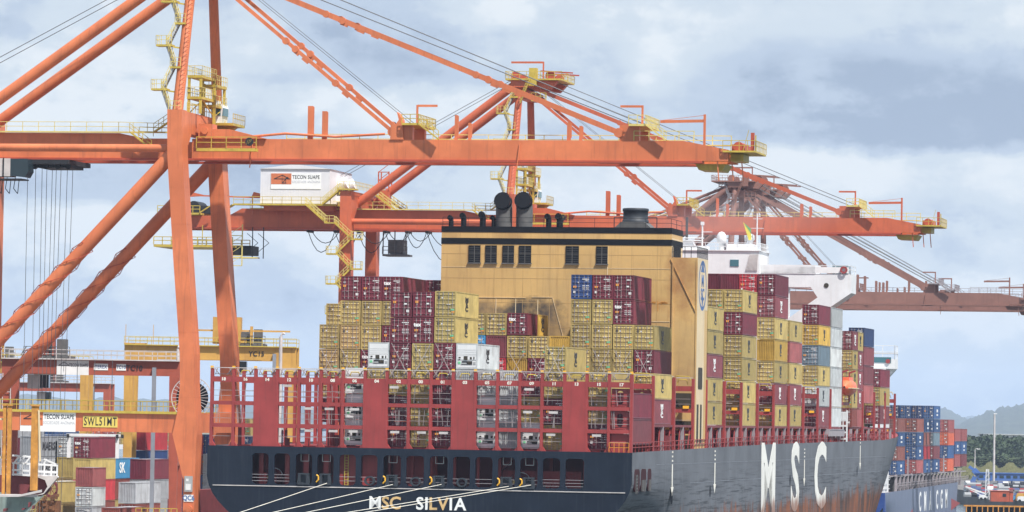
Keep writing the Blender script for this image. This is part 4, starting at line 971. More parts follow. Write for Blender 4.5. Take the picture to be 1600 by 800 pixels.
    if full:
        b = CB(); b.box(-.8, 2.4, -4.3, 4.3, zb+2.3, zb+3.4); b.prism([(2.4,zb+3.4),(2.4,zb+2.3),(6.8,zb+2.3)], -4.2, 4.2); b.box(-1.3, .4, -4.5, -2.4, zb+2.3, zb+4.0); b.tube((-.5,-4.7,zb+3.2),(-.5,-4.2,zb+3.2),.42,n=14); b.build('boom_hinge', P_, root)
        b = CB(); b.box(-1.2, 6.0, -5.6, -4.6, zb+.75, zb+1.1); b.rail([(-1.2,-5.6,zb+1.1),(6.0,-5.6,zb+1.1)], 1.3, 1.8, .08); hp = b.build('hinge_platform', Y_, root)
        b = CB(); b.tube((5.2,-5.72,zb+1.85),(5.2,-5.66,zb+1.85),.5,n=14); b.build('hazard_disc', M['dark'], hp)
        b = CB()
        for k in range(3): b.bar((4.85+.2*k,-5.74,zb+1.5+.1*k),(5.1+.2*k,-5.74,zb+2.1+.05*k),.09,.02)
        b.build('hazard_stripe', Y_, hp)
    # walkways on girder and boom
    b = CB(); b.box(-gauge-17, -4, -4.5, -3.86, zb+2.92, zb+3.08); b.rail([(-gauge-17,-4.4,zb+3.08),(-gauge-8,-4.4,zb+3.08),(-11,-4.4,zb+3.08),(-4,-4.4,zb+2.9)], 1.1, 1.9, .065)
    b.rail([(-11,4.4,zb+3.08),(-4,4.4,zb+2.9)], 1.1, 1.9, .065); b.build('girder_walkway', PY, root)
    b = CB(); b.box(7, boom_end-1, 3.9, 4.9, zb+2.2, zb+2.32); b.rail([(7,4.85,zb+2.32),(boom_end-1,4.85,zb+2.32)], 1.1, 2.2, .085); b.rail([(boom_end-11,-3.8,zb+2.32),(boom_end-4,-3.8,zb+2.32)], 1.1, 1.9, .085); b.build('boom_walkway', PY, root)
    xi, xo = 22.9, 49.6
    if boom_end < 60: xi, xo = 17.6, 37.5
    for x in (xi, xo):
        for y in (-3.3, 3.3):
            b = CB()
            b.box(x-1.0, x+1.3, y-.45, y+.45, zb+2.3, zb+4.1); b.tube((x-1.1,y-.6,zb+3.2),(x-1.1,y+.6,zb+3.2),.55,n=14)
            b.build('stay_bracket', P_, root)
        b = CB(); b.box(x+.2, x+2.2, -4.6, 4.6, zb+3.95, zb+4.2); b.rail([(x+.2,-4.6,zb+4.2),(x+2.2,-4.6,zb+4.2),(x+2.2,4.6,zb+4.2),(x+.2,4.6,zb+4.2)], 1.0, .8, .08); b.bar((x+2.2,-4.5,zb+4.1),(x+4.6,-4.5,zb+2.3),.5,.14); b.rail([(x+2.2,-4.7,zb+4.1),(x+4.6,-4.7,zb+2.3)], 1.0, .7, .07); b.build('bracket_platform', PY if x == xo else Y_, root)
        b = CB(); b.bar((x+1.0,0,zb+4.1),(x+1.0,0,zb+6.6),.22); b.bar((x+1.1,0,zb+6.5),(x-1.6 if x == xo else x+3.4,0,zb+6.5),.16,.26); b.build('davit', P_, root)
    b = CB(); x = xi; b.prism([(x-1.3,zb+2.3),(x+.3,zb+2.3),(x+.1,zb+4.6),(x-.3,zb+5.3),(x-.55,zb+5.5),(x-.3,zb+4.6),(x-.7,zb+4.0),(x-1.0,zb+4.4),(x-1.25,zb+4.2)], -4.0, -2.6); b.build('latch_hook', P_, root)
    b = CB(); b.bar((boom_end-3.4,0,zb+2),(boom_end-3.4,0,zb+5.6),.26); b.bar((boom_end-3.3,0,zb+4.85),(boom_end-8.6,0,zb+4.75),.14,.34); b.bar((boom_end-3.4,0,zb+5.5),(boom_end-8.4,0,zb+4.9),.05); b.build('davit', P_, root)
    for x, hh, w_ in ((11.9,3.9,.6),(13.6,3.3,.55),(29.3,2.9,.32),(30.9,2.0,.32),(42.6,2.1,.4),(44,1.7,.32)) if boom_end > 60 else ((23,3.5,.4),(24.5,3.2,.4),(29,2.3,.35),(37-9.5,2,.3),(38.5-5,3.6,.35)):
        b = CB(); b.box(x-w_/2, x+w_/2, -3.5, -3.1, zb+2.3, zb+2.3+hh); b.box(x+w_/2, x+w_/2+.12, -3.45, -3.2, zb+2.6, zb+2.2+hh); b.build('boom_post', P_, root)
    b = CB(); b.path([(4,-3.7,zb+2.5),(9,-3.7,zb+2.95),(15,-3.7,zb+2.6),(xi-2,-3.7,zb+2.95)], .16); b.build('cable_pipe', P_, root)
    # boom tip
    b = CB(); b.box(boom_end-.6, boom_end+3.2, -4.2, 4.2, zb+1.0, zb+1.2); b.box(boom_end, boom_end+1.5, -2.2, 2.2, zb+.1, zb+.9); b.prism([(boom_end-4.0,zb-.27),(boom_end-.4,zb-.27),(boom_end-.9,zb-1.05),(boom_end-3.6,zb-.95)], -2.6, 2.2)
    b.rail([(boom_end-.6,-4.2,zb+1.2),(boom_end+3.2,-4.2,zb+1.2),(boom_end+3.2,4.2,zb+1.2)], 1.15, 1.0, .07); b.bar((boom_end+3.1,-3.5,zb+1),(boom_end+3.1,-3.5,zb+3),.14,.14); b.bar((boom_end+1.6,-3.5,zb+1),(boom_end+2.3,-3.5,zb+3.6),.06); b.build('tip_platform', Y_, root); b = CB(); b.box(boom_end+.2, boom_end+1.7, -2.6, 2.6, zb+1.2, zb+2.0); b.box(boom_end+2.5, boom_end+2.9, -3.4, -3.0, zb+1.2, zb+3.3); b.tube((boom_end+1,-2.9,zb+1.7),(boom_end+1,2.9,zb+1.7),.6,n=12); b.build('tip_sheave', OD, root)
    b = CB()
    for x, y in ((boom_end+.3,-3),(boom_end+1.3,-2),(boom_end-1.3,-3.5)): b.bar((x,y,zb),(x+.2,y,zb-2.2),.12)
    for q in (3.2, 35): b.bar((q+2,-4.0,zb+2),(q+1.7,-4.2,zb-1.1),.1)
    b.build('hanging_rod', P_, root)
    # masts, apex, stays
    za = zap
    for s in (-1, 1):
        b = CB(); b.tube((-2.6,9*s,zb+5.2),(-2.3,4.3*s,za),.64,.56,n=16); mm = b.build('mast', P_, root)
        b = CB(); b.tube((-3.4,4.4*s,za+.2),(-gauge+.4,4.6*s,zb+3.7),.68,n=16); b.build('backstay', P_, root)
        if body == 'brown':
            b = CB(); b.tube((-3.0,3.6*s,za+.6),(-gauge-20,3.6*s,zb+6.5),.3,n=8); b.build('long_backstay', P_, root)
        for xx in (xi, xo):
            a_, c_ = Vector((-1.3,3.9*s,za-.3 if xx == xi else za+.4)), Vector((xx-1.1,3.3*s,zb+3.2))
            b = CB(); b.bar(a_, c_, .32, .58 if xx == xo else .42)
            for f_ in ((.30,.34,.66,.69) if xx == xo else (.44,.49,.70)):
                p_ = a_.lerp(c_, f_); b.tube(p_-Vector((0,.28,0)), p_+Vector((0,.28,0)), .42, n=10)
                q_ = a_.lerp(c_, f_+.035)+Vector((0,0,-.42)); b.bar(q_, q_+(c_-a_).normalized()*.9, .3, .25)
            b.build('forestay', P_, root)
        b = CB()
        for k, dzz in enumerate((1.6, 2.7)): b.tube((-1,(2.2+k*.5)*s,za+dzz),(xo+1,(2.2+k*.5)*s,zb+4.0+.5*k),.05,n=5,cap=False)
        b.tube((-1,1.5*s,za+1),(xi+1,1.5*s,zb+4.0),.035,n=5,cap=False)
        b.tube((-4,1.4*s,za+1.5),(-gauge-3,1.4*s,zb+8.5),.045,n=5,cap=False); b.build('hoist_rope', M['rope'], root)
    b = CB(); b.box(-3.6, .2, -5.2, 5.2, za, za+1.1); b.prism([(.2,za+1.1),(3.8,za+1.0),(2.6,za-.3),(.2,za)], -4.6, -3.2); b.prism([(.2,za+1.1),(3.8,za+1.0),(2.6,za-.3),(.2,za)], 3.2, 4.6); b.box(-2.6,-.2,-4.6,4.6,za-1.8,za-.6); b.build('apex_beam', P_, root)
    b = CB(); ax = 0 if body != 'brown' else -2.6
    b.box(ax-4.4, ax+4.6, -5.6, 5.6, za+1.1, za+1.35); b.rail([(ax-4.4,-5.6,za+1.35),(ax+4.6,-5.6,za+1.35),(ax+4.6,5.6,za+1.35),(ax-4.4,5.6,za+1.35),(ax-4.4,-5.6,za+1.35)], 1.1, 1.2, .075); b.box(-.6, .6, -5.7, -4.3, za+.2, za+3.0)
    b.bar((-1.8,-6.2,za-2.6),(-.3,-6.2,za+1.2),.5,.12); b.rail([(-1.8,-6.4,za-2.6),(-.3,-6.4,za+1.2)], 1.0, .8, .06); b.box(0,2.2,-6.6,-5.4,za-2.3,za-2.1); b.rail([(0,-6.6,za-2.1),(2.2,-6.6,za-2.1),(2.2,-5.4,za-2.1)],1.1,.7,.07); b.build('apex_platform', Y_, root)
    b = CB()
    for x, y in ((2.5,-3.9),(2.5,3.9),(-3.2,-3),(-3.2,3)): b.tube((x,y-.35,za+1.9),(x,y+.35,za+1.9),.75,n=14); b.bar((x,y,za+1.2),(x,y,za+2.2),.5)
    for y in (-4.4, 1.0): b.bar((1,y,za+2.6),(6.2,y,za+2.3),.14,.22)
    b.build('rope_sheave', OD, root)
    b = CB(); b.bar((.6,0,za+1.2),(.6,0,za+4.4),.22); b.bar((.6,0,za+4.3),(-4.6,0,za+4.3),.2,.3); b.build('davit', P_, root)
    # zigzag stair up the near mast
    def mast_at(z): k = (z-zb-5.2)/(za-zb-5.2); return -2.6+.3*k, -9+4.7*k
    b = CB(); fl_ = CB(); rl_ = CB(); z = zb+5.2; left = True; step = 2.62; zz = z; side_x = {True: -4.7, False: -3.7}
    px_ = None
    k = 0
    while zz < za-2:
        mx_, my_ = mast_at(zz); z2 = zz+step; mx2, my2 = mast_at(z2)
        xa = mx_+(-.9 if k % 2 == 0 else -1.9); xb = mx2+(-2.1 if k % 2 == 0 else -.9)
        p_, q_ = Vector((xa, my_-.2, zz)), Vector((xb, my2-.2, z2))
        for dy in (-.42, .42): fl_.bar(p_+Vector((0,dy,0)), q_+Vector((0,dy,0)), .07, .2)
        for j in range(9): c_ = p_.lerp(q_, (j+.5)/9); fl_.box(c_.x-.14, c_.x+.14, c_.y-.42, c_.y+.42, c_.z-.02, c_.z+.03)
        for dy in (-.45, .45): rl_.rail([p_+Vector((0,dy,0)), q_+Vector((0,dy,0))], 1.0, .9, .055)
        lx0, lx1 = (q_.x-1.15, q_.x+.75) if k % 2 == 0 else (q_.x-.35, q_.x+.9)
        b.box(lx0, lx1, q_.y-.7, q_.y+.7, z2-.22, z2); rl_.rail([(lx1,q_.y-.7,z2),(lx0,q_.y-.7,z2),(lx0,q_.y+.7,z2)], 1.05, .7, .055)
        b.bar((lx1,q_.y,z2-.25),(mx2,my2,z2-.45),.18)
        zz = z2; k += 1
    b.build('stair_landing', Y_, root); fl_.build('stair_flight', M['steel'], root); rl_.build('stair_rail', PY, root)
    b = CB()
    for k in range(30):
        mx_, my_ = mast_at(zb+6+k*.56); b.path([(mx_+.1,my_-.62,zb+6+k*.56),(mx_+.35,my_-1.15,zb+6+k*.56),(mx_+.6,my_-.55,zb+6+k*.56)], .028, n=4)
    b.build('ladder_hoop', OD, root)
    if full:                                            # lift tower, cabin and rails over the hinge
        b = CB(); z0 = zb+5.2
        for x in (-2.5, -1.1):
            for y in (-4.5, 1.5): b.bar((x,y,z0),(x,y,z0+4.5),.28)
        for x in (-2.2, -.9):
            for y in (1.0, 5.5): b.bar((x,y,z0-1),(x,y,z0+3.9),.3)
        for zz_ in (z0+2.0, z0+4.5): b.box(-2.7,-.9,-4.7,1.7,zz_-.3,zz_)
        for zz_ in (z0+1.4, z0+3.8): b.box(-2.4,-.7,.8,5.9,zz_-.28,zz_)
        b.bar((-2.5,-4.5,z0),(-2.5,1.5,z0+2),.1); b.bar((-1.1,-4.5,z0+2),(-1.1,1.5,z0),.1); b.bar((-.9,1,z0),(-.9,5.5,z0+1.3),.1); b.bar((-2.5,-4.5,z0+1),(-1.1,-4.5,z0+1),.14)
        lt = b.build('lift_tower', Y_, root)
        b = CB()
        for zz_ in (z0+2.0, z0+4.5): b.rail([(-.9,-4.7,zz_),(-2.7,-4.7,zz_),(-2.7,1.7,zz_)], 1.1, .8, .06); b.rail([(-.9,-4.7,zz_),(-.9,1.7,zz_)], 1.1, .8, .06)
        for zz_ in (z0+1.4, z0+3.8): b.rail([(-2.4,.8,zz_),(-.7,.8,zz_),(-.7,5.9,zz_)], 1.1, .9, .06)
        b.rail([(-1.75,-8,z0),(-1.75,8,z0)], 1.1, 1.2, .06); b.rail([(-3.4,-10.1,z0),(-1.9,-10.1,z0)], 1.1, .7, .06); b.build('guard_rail', PY, lt)
        b = CB(); b.prism([(-1.9,z0-.6),(-.8,z0-.6),(-.6,z0+1.2),(-.8,z0+1.7),(-1.9,z0+1.7),(-2.0,z0+1.2)], 3.6, 6.6); b.box(-1.7,-1.1,4.2,5.0,z0+1.7,z0+2.1); cb_ = b.build('lift_cabin', M['white'], root)
        b = CB(); b.box(-1.9, -.8, 3.55, 3.64, z0+.3, z0+1.35); b.box(-.74, -.58, 3.9, 6.3, z0+.3, z0+1.25); b.build('window', M['teal_glass'], cb_)
        b = CB(); b.box(-1.7,.9,3,8.5,z0-.9,z0-.6); b.rail([(.9,3,z0-.6),(.9,8.5,z0-.6)],1.1,.9,.07); b.prism([(-1.7,z0-.9),(.9,z0-.9),(-1.2,z0-2.4),(-1.7,z0-2.4)],5,6); b.build('cabin_platform', Y_, root)
        # stair over the girder behind the leg
        b = CB(); b.bar((-6.6,-4.7,zb+3.0),(-3.6,-4.7,zb+5.0),.5,.16); b.rail([(-6.6,-4.9,zb+3.0),(-3.6,-4.9,zb+5.0)],1.0,.8,.06); b.bar((-9.5,-4.8,zb+3.0),(-6.8,-4.8,zb+1.0),.5,.16); b.rail([(-9.5,-5,zb+3),(-6.8,-5,zb+1)],1.0,.7,.06); b.build('girder_stair', Y_, root)
    if house:                                           # machinery house on the back of the girder
        x0, x1 = -gauge-14.7, -gauge-3.4
        h = CB(); h.box(x0, x1, -7, 8, zb+3.7, zb+9.2); h.prism([(x0-.15,zb+9.2),(x1+.15,zb+9.2),((x0+x1)/2,zb+9.95)], -7.2, 8.2)
        for k in range(25): yy = -7; h.box(x0+.42*k, x0+.42*k+.05, -7.02, -6.99, zb+3.7, zb+9.2)
        hs = h.build('machinery_house', M['white_house'], root)
        h = CB(); h.box(x0-.5, x1+1.4, -8.3, 8.5, zb+3.35, zb+3.6); h.rail([(x0-4,-8.3,zb+3.6),(x1+.5,-8.3,zb+3.6)], 1.1, 1.6, .075); h.box(x0-4, x0-.5, -8.3, -6.5, zb+3.35, zb+3.6); h.bar((x0-4,-8.2,zb+3.4),(x0-6,-6.5,zb+2.6),.5,.2); h.build('house_platform', Y_, hs)
        h = CB(); h.box(x0+.5, x1+.6, -6.6, 7.6, zb+2.6, zb+3.35); h.build_each('house_frame', P_, hs)
        sgn = sign_board(hs, x0+1.7, x0+9.9, -7.03, zb+6.0-QZ, zb+8.5-QZ)
        h = CB()
        for y in (-1, 4.5): h.tube((x1,y,zb+6.9),(x1+1.3,y,zb+7.4),1.0,n=14); h.box(x1, x1+1.2, y-1.1, y+1.1, zb+4.2, zb+5.2)
        h.build_each('ventilator', M['white_house'], hs)
        h = CB()
        for y in (-1, 4.5): h.box(x1+.01, x1+1.25, y-1.15, y+1.15, zb+5.4, zb+6.2)
        hz = h.build('hazard_panel', Y_, hs); h = CB()
        for y in (-1, 4.5):
            for k in range(3): h.prism([(y-1.1+.75*k,zb+5.4),(y-.75+.75*k,zb+5.4),(y-.3+.75*k,zb+6.2),(y-.65+.75*k,zb+6.2)], x1+1.251, x1+1.27, 'x'); h.prism([(x1+.1+.4*k,zb+5.4),(x1+.3+.4*k,zb+5.4),(x1+.5+.4*k,zb+6.2),(x1+.3+.4*k,zb+6.2)], y-1.17, y-1.152)
        h.build('hazard_stripe', M['dark'], hz)
        # stairs: house level to leg top, and down the leg in zigzags
        h = CB(); fr_ = CB()
        def flight(p, q, wd=.9):
            p, q = Vector(p), Vector(q)
            for dy in (-wd/2, wd/2): h.bar(p+Vector((0,dy,0)), q+Vector((0,dy,0)), .1, .26); fr_.rail([p+Vector((0,dy,0)), q+Vector((0,dy,0))], 1.0, .9, .07)
            n_ = max(3, int((q-p).length/.45))
            for j in range(n_): c_ = p.lerp(q, (j+.5)/n_); h.box(c_.x-.15, c_.x+.15, c_.y-wd/2, c_.y+wd/2, c_.z-.02, c_.z+.03)
        gx = -gauge
        flight((gx-4.0,-8.8,zb+3.6),(gx-1.2,-8.8,zb+5.9)); h.box(gx-1.3,gx+1.6,-10.6,-8.2,zb+5.75,zb+5.95); fr_.rail([(gx-1.3,-10.6,zb+5.95),(gx+1.6,-10.6,zb+5.95),(gx+1.6,8,zb+5.95)],1.1,1.0,.07)
        flight((gx+1.6,2,zb+5.9),(gx+5.6,2,zb+3.0)); flight((gx+1.8,7,zb+5.9),(gx+6.0,7,zb+3.0))
        h.build_each('house_stair', Y_, root); fr_.build('house_stair_rail', PY, root); h = CB(); fr_ = CB()
        flight((gx-6.4,-10.4,zb+3.5),(gx-3.0,-10.4,zb+.6)); h.box(gx-3.2,gx-1.6,-11,-9.9,zb+.42,zb+.6); fr_.rail([(gx-3.2,-11,zb+.6),(gx-1.6,-11,zb+.6)],1.05,.8,.07); flight((gx-1.6,-10.4,zb+.6),(gx+1.2,-10.4,zb-1.9))
        zc = zb-1.9; k = 0
        while zc > 30:
            s = 1 if k % 2 == 0 else -1
            ex = gx+1.2*s; h.box(min(ex, ex+1.6*s), max(ex, ex+1.6*s), -11.1, -9.7, zc-.25, zc); fr_.rail([(ex,-11.1,zc),(ex+1.6*s,-11.1,zc),(ex+1.6*s,-9.7,zc)], 1.1, .7, .07)
            flight((ex,-10.4,zc),(gx-1.2*s,-10.4,zc-2.35)); zc -= 2.35; k += 1
        h.build('leg_stair', Y_, root); fr_.build('leg_stair_rail', PY, root)
        # maintenance gear under the back reach, winch frame, festoon cables
        h = CB(); bx = gx-31.5
        h.box(bx-1.0, bx+12, -5.5, 5.5, zb-3.3, zb-2.9); h.rail([(bx-1,-5.5,zb-2.9),(bx+12,-5.5,zb-2.9)], 1.2, 1.4, .12); h.rail([(bx-1,5.5,zb-2.9),(bx+12,5.5,zb-2.9)], 1.2, 1.4, .12)
        for x in (bx+3, bx+7, bx+11): h.bar((x,-5.4,zb-3),(x,-5.4,zb+.2),.12)
        h.box(bx-.5, bx+6.5, -5.4, 5.4, zb+1.9, zb+2.2); h.rail([(bx-.5,-5.4,zb+2.2),(bx+6.5,-5.4,zb+2.2)], 1.1, 1.2, .1); h.bar((bx+6.5,-5.4,zb+2.2),(bx+9,-5.4,zb+3.8),.4,.15); h.build('service_platform', Y_, root)
        h = CB()
        for x in (bx+11.2, bx+13.6): h.bar((x,-5.5,zb-6.2),(x,-5.5,zb+.4),.16)
        for k in range(4): h.bar((bx+11.2,-5.5,zb-6.2+1.6*k),(bx+13.6,-5.5,zb-6.2+1.6*k),.12); h.bar((bx+11.2,-5.5,zb-6.2+1.6*k),(bx+13.6,-5.5,zb-4.6+1.6*k),.07)
        h.box(bx+11.2,bx+16,-5.5,-3.5,zb-5.0,zb-4.8); h.build('hanging_ladder_frame', PY, root)
        h = CB()
        for x in (bx+15, bx+16.8): h.bar((x,-4.4,zb-5),(x,-4.4,zb),.13); h.bar((x-.9,-4.4,zb-4),(x+.9,-4.4,zb-2.5),.08); h.bar((x-.9,-4.4,zb-1),(x+.9,-4.4,zb-2.5),.08)
        h.box(bx+10.8, bx+14.4, -3, 2, zb-4.4, zb-2.9); h.build('spreader_cradle', M['dark'], root)
        h = CB(); h.tube((bx+4.8,-3,zb+3.2),(bx+4.8,2,zb+3.2),1.0,n=14); h.box(bx+3.2,bx+6.4,-3.5,2.5,zb+2.2,zb+2.7); h.box(bx+6,bx+8,-3,2,zb+2.2,zb+3.4); h.prism([(bx+1,zb+2.2),(bx+3.2,zb+2.2),(bx+2.6,zb+5.0),(bx+2.2,zb+5.0)],-4,-3); h.build('boom_winch', M['dark'], root)
        h = CB(); h.bar((bx+4.0,-5,zb+5.0),(bx+20,-5,zb+4.6),.14,.22)
        for x in (bx+4.2, bx+10, bx+15, bx+19): h.bar((x,-5,zb+2),(x,-5,zb+4.9),.12)
        for x in (bx+4.2, bx+14.8): h.prism([(x,zb+4.7),(x+3.5,zb+4.9),(x+.4,zb+5.6)],-5.05,-4.95)
        h.build('service_rail', P_, root)
        h = CB(); h.box(gx+2.2, gx+3.9, 3, 5, zb+3.1, zb+6.4)
        for x in (gx+2.2, gx+3.9):
            for y in (3, 5): h.bar((x,y,zb+6.4),(x,y,zb+9.4),.18)
        for k in range(3):
            z_ = zb+6.6+k*1.35; h.bar((gx+2.2,3,z_),(gx+3.9,3,z_),.14); h.bar((gx+2.2,3,z_),(gx+3.9,3,z_+1.3),.1)
        h.build('sheave_tower', P_, root)
        h = CB(); xs_ = [gx-8.2, gx-3.8, gx+.0, gx+4.4, gx+7.9, gx+11.2, gx+17.2, gx+23]
        for a_, c_ in zip(xs_[:-1], xs_[1:]):
            for dy, dp in ((-1.2, .62), (1.5, .33)):
                w_ = c_-a_; h.path([(a_+w_*f_, dy, zb-.4-w_*dp*1.25*4*f_*(1-f_)) for f_ in (0,.1,.2,.35,.5,.65,.8,.9,1)], .06, n=4)
            h.box(a_-.25, a_+.25, -1.3, 1.6, zb-.6, zb-.26)
        h.build('festoon_cable', M['dark'], root)
        h = CB(); h.box(gx+4.2, gx+8.2, -2, 2, zb-4.3, zb-4.0)
        for x in (gx+4.3, gx+6.2, gx+8): h.bar((x,-2,zb-4.2),(x,-2,zb-.3),.16)
        h.rail([(gx+4.2,-2,zb-4),(gx+8.2,-2,zb-4)],1.2,1,.1); h.box(gx+5,gx+7.4,-1.6,1.6,zb-3.9,zb-1.7); h.build('trolley', M['dirty_roof'], root)
    return root
def sign_board(par, x0, x1, y, z0, z1, strip=True):
    b = MB(); b.box(x0, x1, y-.05, y, z0, z1); sg = b.build('sign', M['letter_white'], par); w_ = x1-x0; h_ = z1-z0
    b = MB(); b.box(x0+.05, x0+w_*.41, y-.07, y-.051, z0+h_*.30, z1-.03); b.build('logo_panel', M['label_o'] if False else M['orange'], sg)
    b = MB(); cx = x0+w_*.23; zt = z1-.12*h_; zm = z0+h_*.64; t_ = .04*h_; yy = y-.085
    b.bar((x0+w_*.06,yy,zm),(x0+w_*.39,yy,zm),.03,t_); b.bar((x0+w_*.07,yy,zm),(cx,yy,zt),.03,t_); b.bar((cx,yy,zt),(x0+w_*.37,yy,zm),.03,t_); b.bar((cx,yy,zt),(cx,yy,z0+h_*.36),.03,t_); b.bar((cx,yy,z0+h_*.36),(x0+w_*.30,yy,zm),.03,t_); b.bar((x0+w_*.30,yy,z0+h_*.36),(x0+w_*.30,yy,zm),.03,t_); b.bar((cx,yy,z0+h_*.38),(x0+w_*.31,yy,z0+h_*.38),.03,t_); b.box(x0+w_*.30, x0+w_*.35, yy-.01, yy+.01, zm, zm+h_*.12); b.build('crane_outline', M['letter_black'], sg)
    letters('TECON SUAPE', M['letter_black'], h_*.33, sg, (x0+w_*.70, y-.055, z0+h_*.75), 'aft', .004*h_, w_*.56/(h_*.33*7.1))
    letters('SOCIEDADE ANÔNIMA', M['letter_grey'], h_*.22, sg, (x0+w_*.70, y-.055, z0+h_*.45), 'aft', .0, w_*.56/(h_*.22*10.9))
    return sg
C1 = quay_crane(28.6, 'nearest orange quay crane, cropped at the top, its long boom over the ship stern', 'orange', gauge=30.4, house=False)
C2 = quay_crane(224.0, 'second orange quay crane with the white machinery house, its apex above the ship funnel', 'orange_far', gauge=28.8)
C3 = quay_crane(449.0, 'nearer of the two dusty brown quay cranes beyond the deckhouse', 'brown', gauge=27, boom_end=57.0, zb=46.9, zap=70.2, house=False, full=False, stair_pale='stanchion', yel='brown')
C4 = quay_crane(480.0, 'farther of the two dusty brown quay cranes, its mast just right of the other', 'brown', gauge=27, boom_end=57.0, zb=46.6, zap=70.0, house=False, full=False, stair_pale='stanchion', yel='brown')
# lettering, cabinet and cable reel on the nearest crane
sign_board(C1, -20.6, -13.9, -9.87, 15.75, 18.05)
b = CB(); b.box(-13.0, -8.85, -9.9, -9.86, 20.35, 21.65); sp_ = b.build('sign', M['sign_yellow'], C1); letters('SWL51MT', M['letter_black'], 1.36, sp_, (-10.92, -9.905, 16.98), 'aft', .012, .60)
b = CB(); b.box(-.62, .52, -10.31, -10.26, 11.95, 12.75); sp_ = b.build('sign', M['letter_white'], C1); letters('QC6', M['emblem_blue'], .78, sp_, (-.05, -10.315, 8.36), 'aft', .02, .9)
b = CB(); b.box(-.55, .4, -10.45, -10.26, 13.1, 14.9); cb2 = b.build('equipment_cabinet', M['steel'], C1)
b = CB(); b.box(-.4, .22, -10.47, -10.455, 13.3, 14.0); b.box(-.35, -.05, -10.47, -10.455, 14.3, 14.6); b.build('panel', M['label_w'], cb2)
b = CB(); b.tube((-.05,-10.6,11.05),(-.05,-10.26,11.05),.5,n=18); b.tube((-.05,-10.68,11.05),(-.05,-10.6,11.05),.3,n=12); b.build('hub_cover', M['orange'], C1)
b = CB(); n = 30; cx, cz, yr = -3.9, 24.0, 4.6
b.tube((cx,yr-.3,cz),(cx,yr+.3,cz),1.9,n=30); rl1 = b.build('cable_reel', M['black'], C1)
b = CB()
for k in range(n):
    a = 2*math.pi*k/n; b.bar((cx+.3*math.cos(a),yr-.35,cz+.3*math.sin(a)),(cx+2.45*math.cos(a),yr-.35,cz+2.45*math.sin(a)),.05); a2_ = 2*math.pi*(k+1)/n
    b.bar((cx+2.45*math.cos(a),yr-.35,cz+2.45*math.sin(a)),(cx+2.45*math.cos(a2_),yr-.35,cz+2.45*math.sin(a2_)),.1)
b.build('reel_spoke', M['lattice_grey'], rl1)
# trolley, cab and hoist ropes
b = CB(); b.box(-22.3, -17.0, -4.6, 4.6, 51.2, 51.72); b.box(-21.4, -17.4, -3, 3, 50.85, 51.2)
for x in (-21.6, -20.2, -18.7, -17.4): b.tube((x,-3.3,51.0),(x,-2.7,51.0),.35,n=12)
b.build('trolley', M['dark'], C1)
b = CB(); b.box(-27.1, -23.5, -6.6, -4.2, 49.6, 51.72); cab = b.build('operator_cab', M['lattice_grey'], C1)
b = CB(); b.prism([(-23.5,49.7),(-21.7,49.5),(-21.3,50.2),(-21.4,51.7),(-23.5,51.7)], -6.5, -4.3); b.build('window', M['glass'], cab)
b = CB()
for x in (-27, -25.8, -24.3): b.bar((x,-6.65,49.6),(x,-6.65,51.8),.12)
for x in (-26,-25,-24,-23): b.path([(x,-6,49.5),(x-.2,-6,48.2),(x+.3,-6,47.6),(x+.45,-6,49.3)],.05,n=5)
b.box(-27.6, -22, -6.9, -3.9, 49.2, 49.35); b.build('cab_frame', M['dark'], cab)
b = CB()
for k, (xt, xb_) in enumerate(((-22.6,-22.6),(-21.8,-21.7),(-21.2,-21.1),(-20.8,-20.9),(-20.3,-20.7),(-20.0,-20.4),(-19.6,-20.2),(-19.0,-19.5),(-18.5,-19.2))): b.tube((xt,-2.5+k*.6,51),(xb_,-2.5+k*.6,9.0),.032,n=4,cap=False)
b.build('hoist_rope', M['rope'], C1)
b = CB(); b.box(-22.8,-18.6,-3,3,8.2,9.0); b.box(-22,-19.5,-6,6,7.7,8.2); b.build('spreader', M['yellow'], C1)
# ------------------------------------------------------------------ ground, quay, water
def struct(o): o['kind'] = 'structure'; return o
wm = paint('harbour_water', (.035,.055,.05), .12, .2, scale=.02)
t_ = wm.node_tree; wv = N(t_, 'ShaderNodeTexNoise', i_Scale=.35, i_Detail=5.0); tcw = N(t_, 'ShaderNodeTexCoord'); L(t_, tcw.outputs['Object'], wv.inputs['Vector'])
bw = N(t_, 'ShaderNodeBump', i_Strength=.6, i_Distance=.4); L(t_, wv.outputs[0], bw.inputs['Height']); L(t_, bw.outputs[0], t_.nodes['Principled BSDF'].inputs['Normal'])
b = MB(); b.add([(-9000,-400,0),(9000,-400,0),(9000,28000,0),(-9000,28000,0)], [(0,1,2,3)]); struct(b.build('water', wm))
b = MB(); qf = [(-900,-420),(-27,-420),(-27,760),(-900,760)]
b.prism(qf, -1.5, 4.0, 'z'); q = b.build('quay', M['concrete']); q.matrix_world = Matrix.Translation(ORG) @ ROT; struct(q)
b = MB(); b.add([(-890,-410,4.006),(-62,-410,4.006),(-62,750,4.006),(-890,750,4.006)], [(0,1,2,3)]); q = b.build('container_yard', M['asphalt']); q.matrix_world = Matrix.Translation(ORG) @ ROT; struct(q)
b = MB()
for x in (-31.4, -31.0, -58.4, -58.0): b.box(x, x+.12, -400, 740, 4.0, 4.05)
q = b.build('crane_rail', M['steel']); q.matrix_world = Matrix.Translation(ORG) @ ROT; struct(q)
land = paint('dry_ground', (.16,.15,.09), .9, .3, scale=.01)
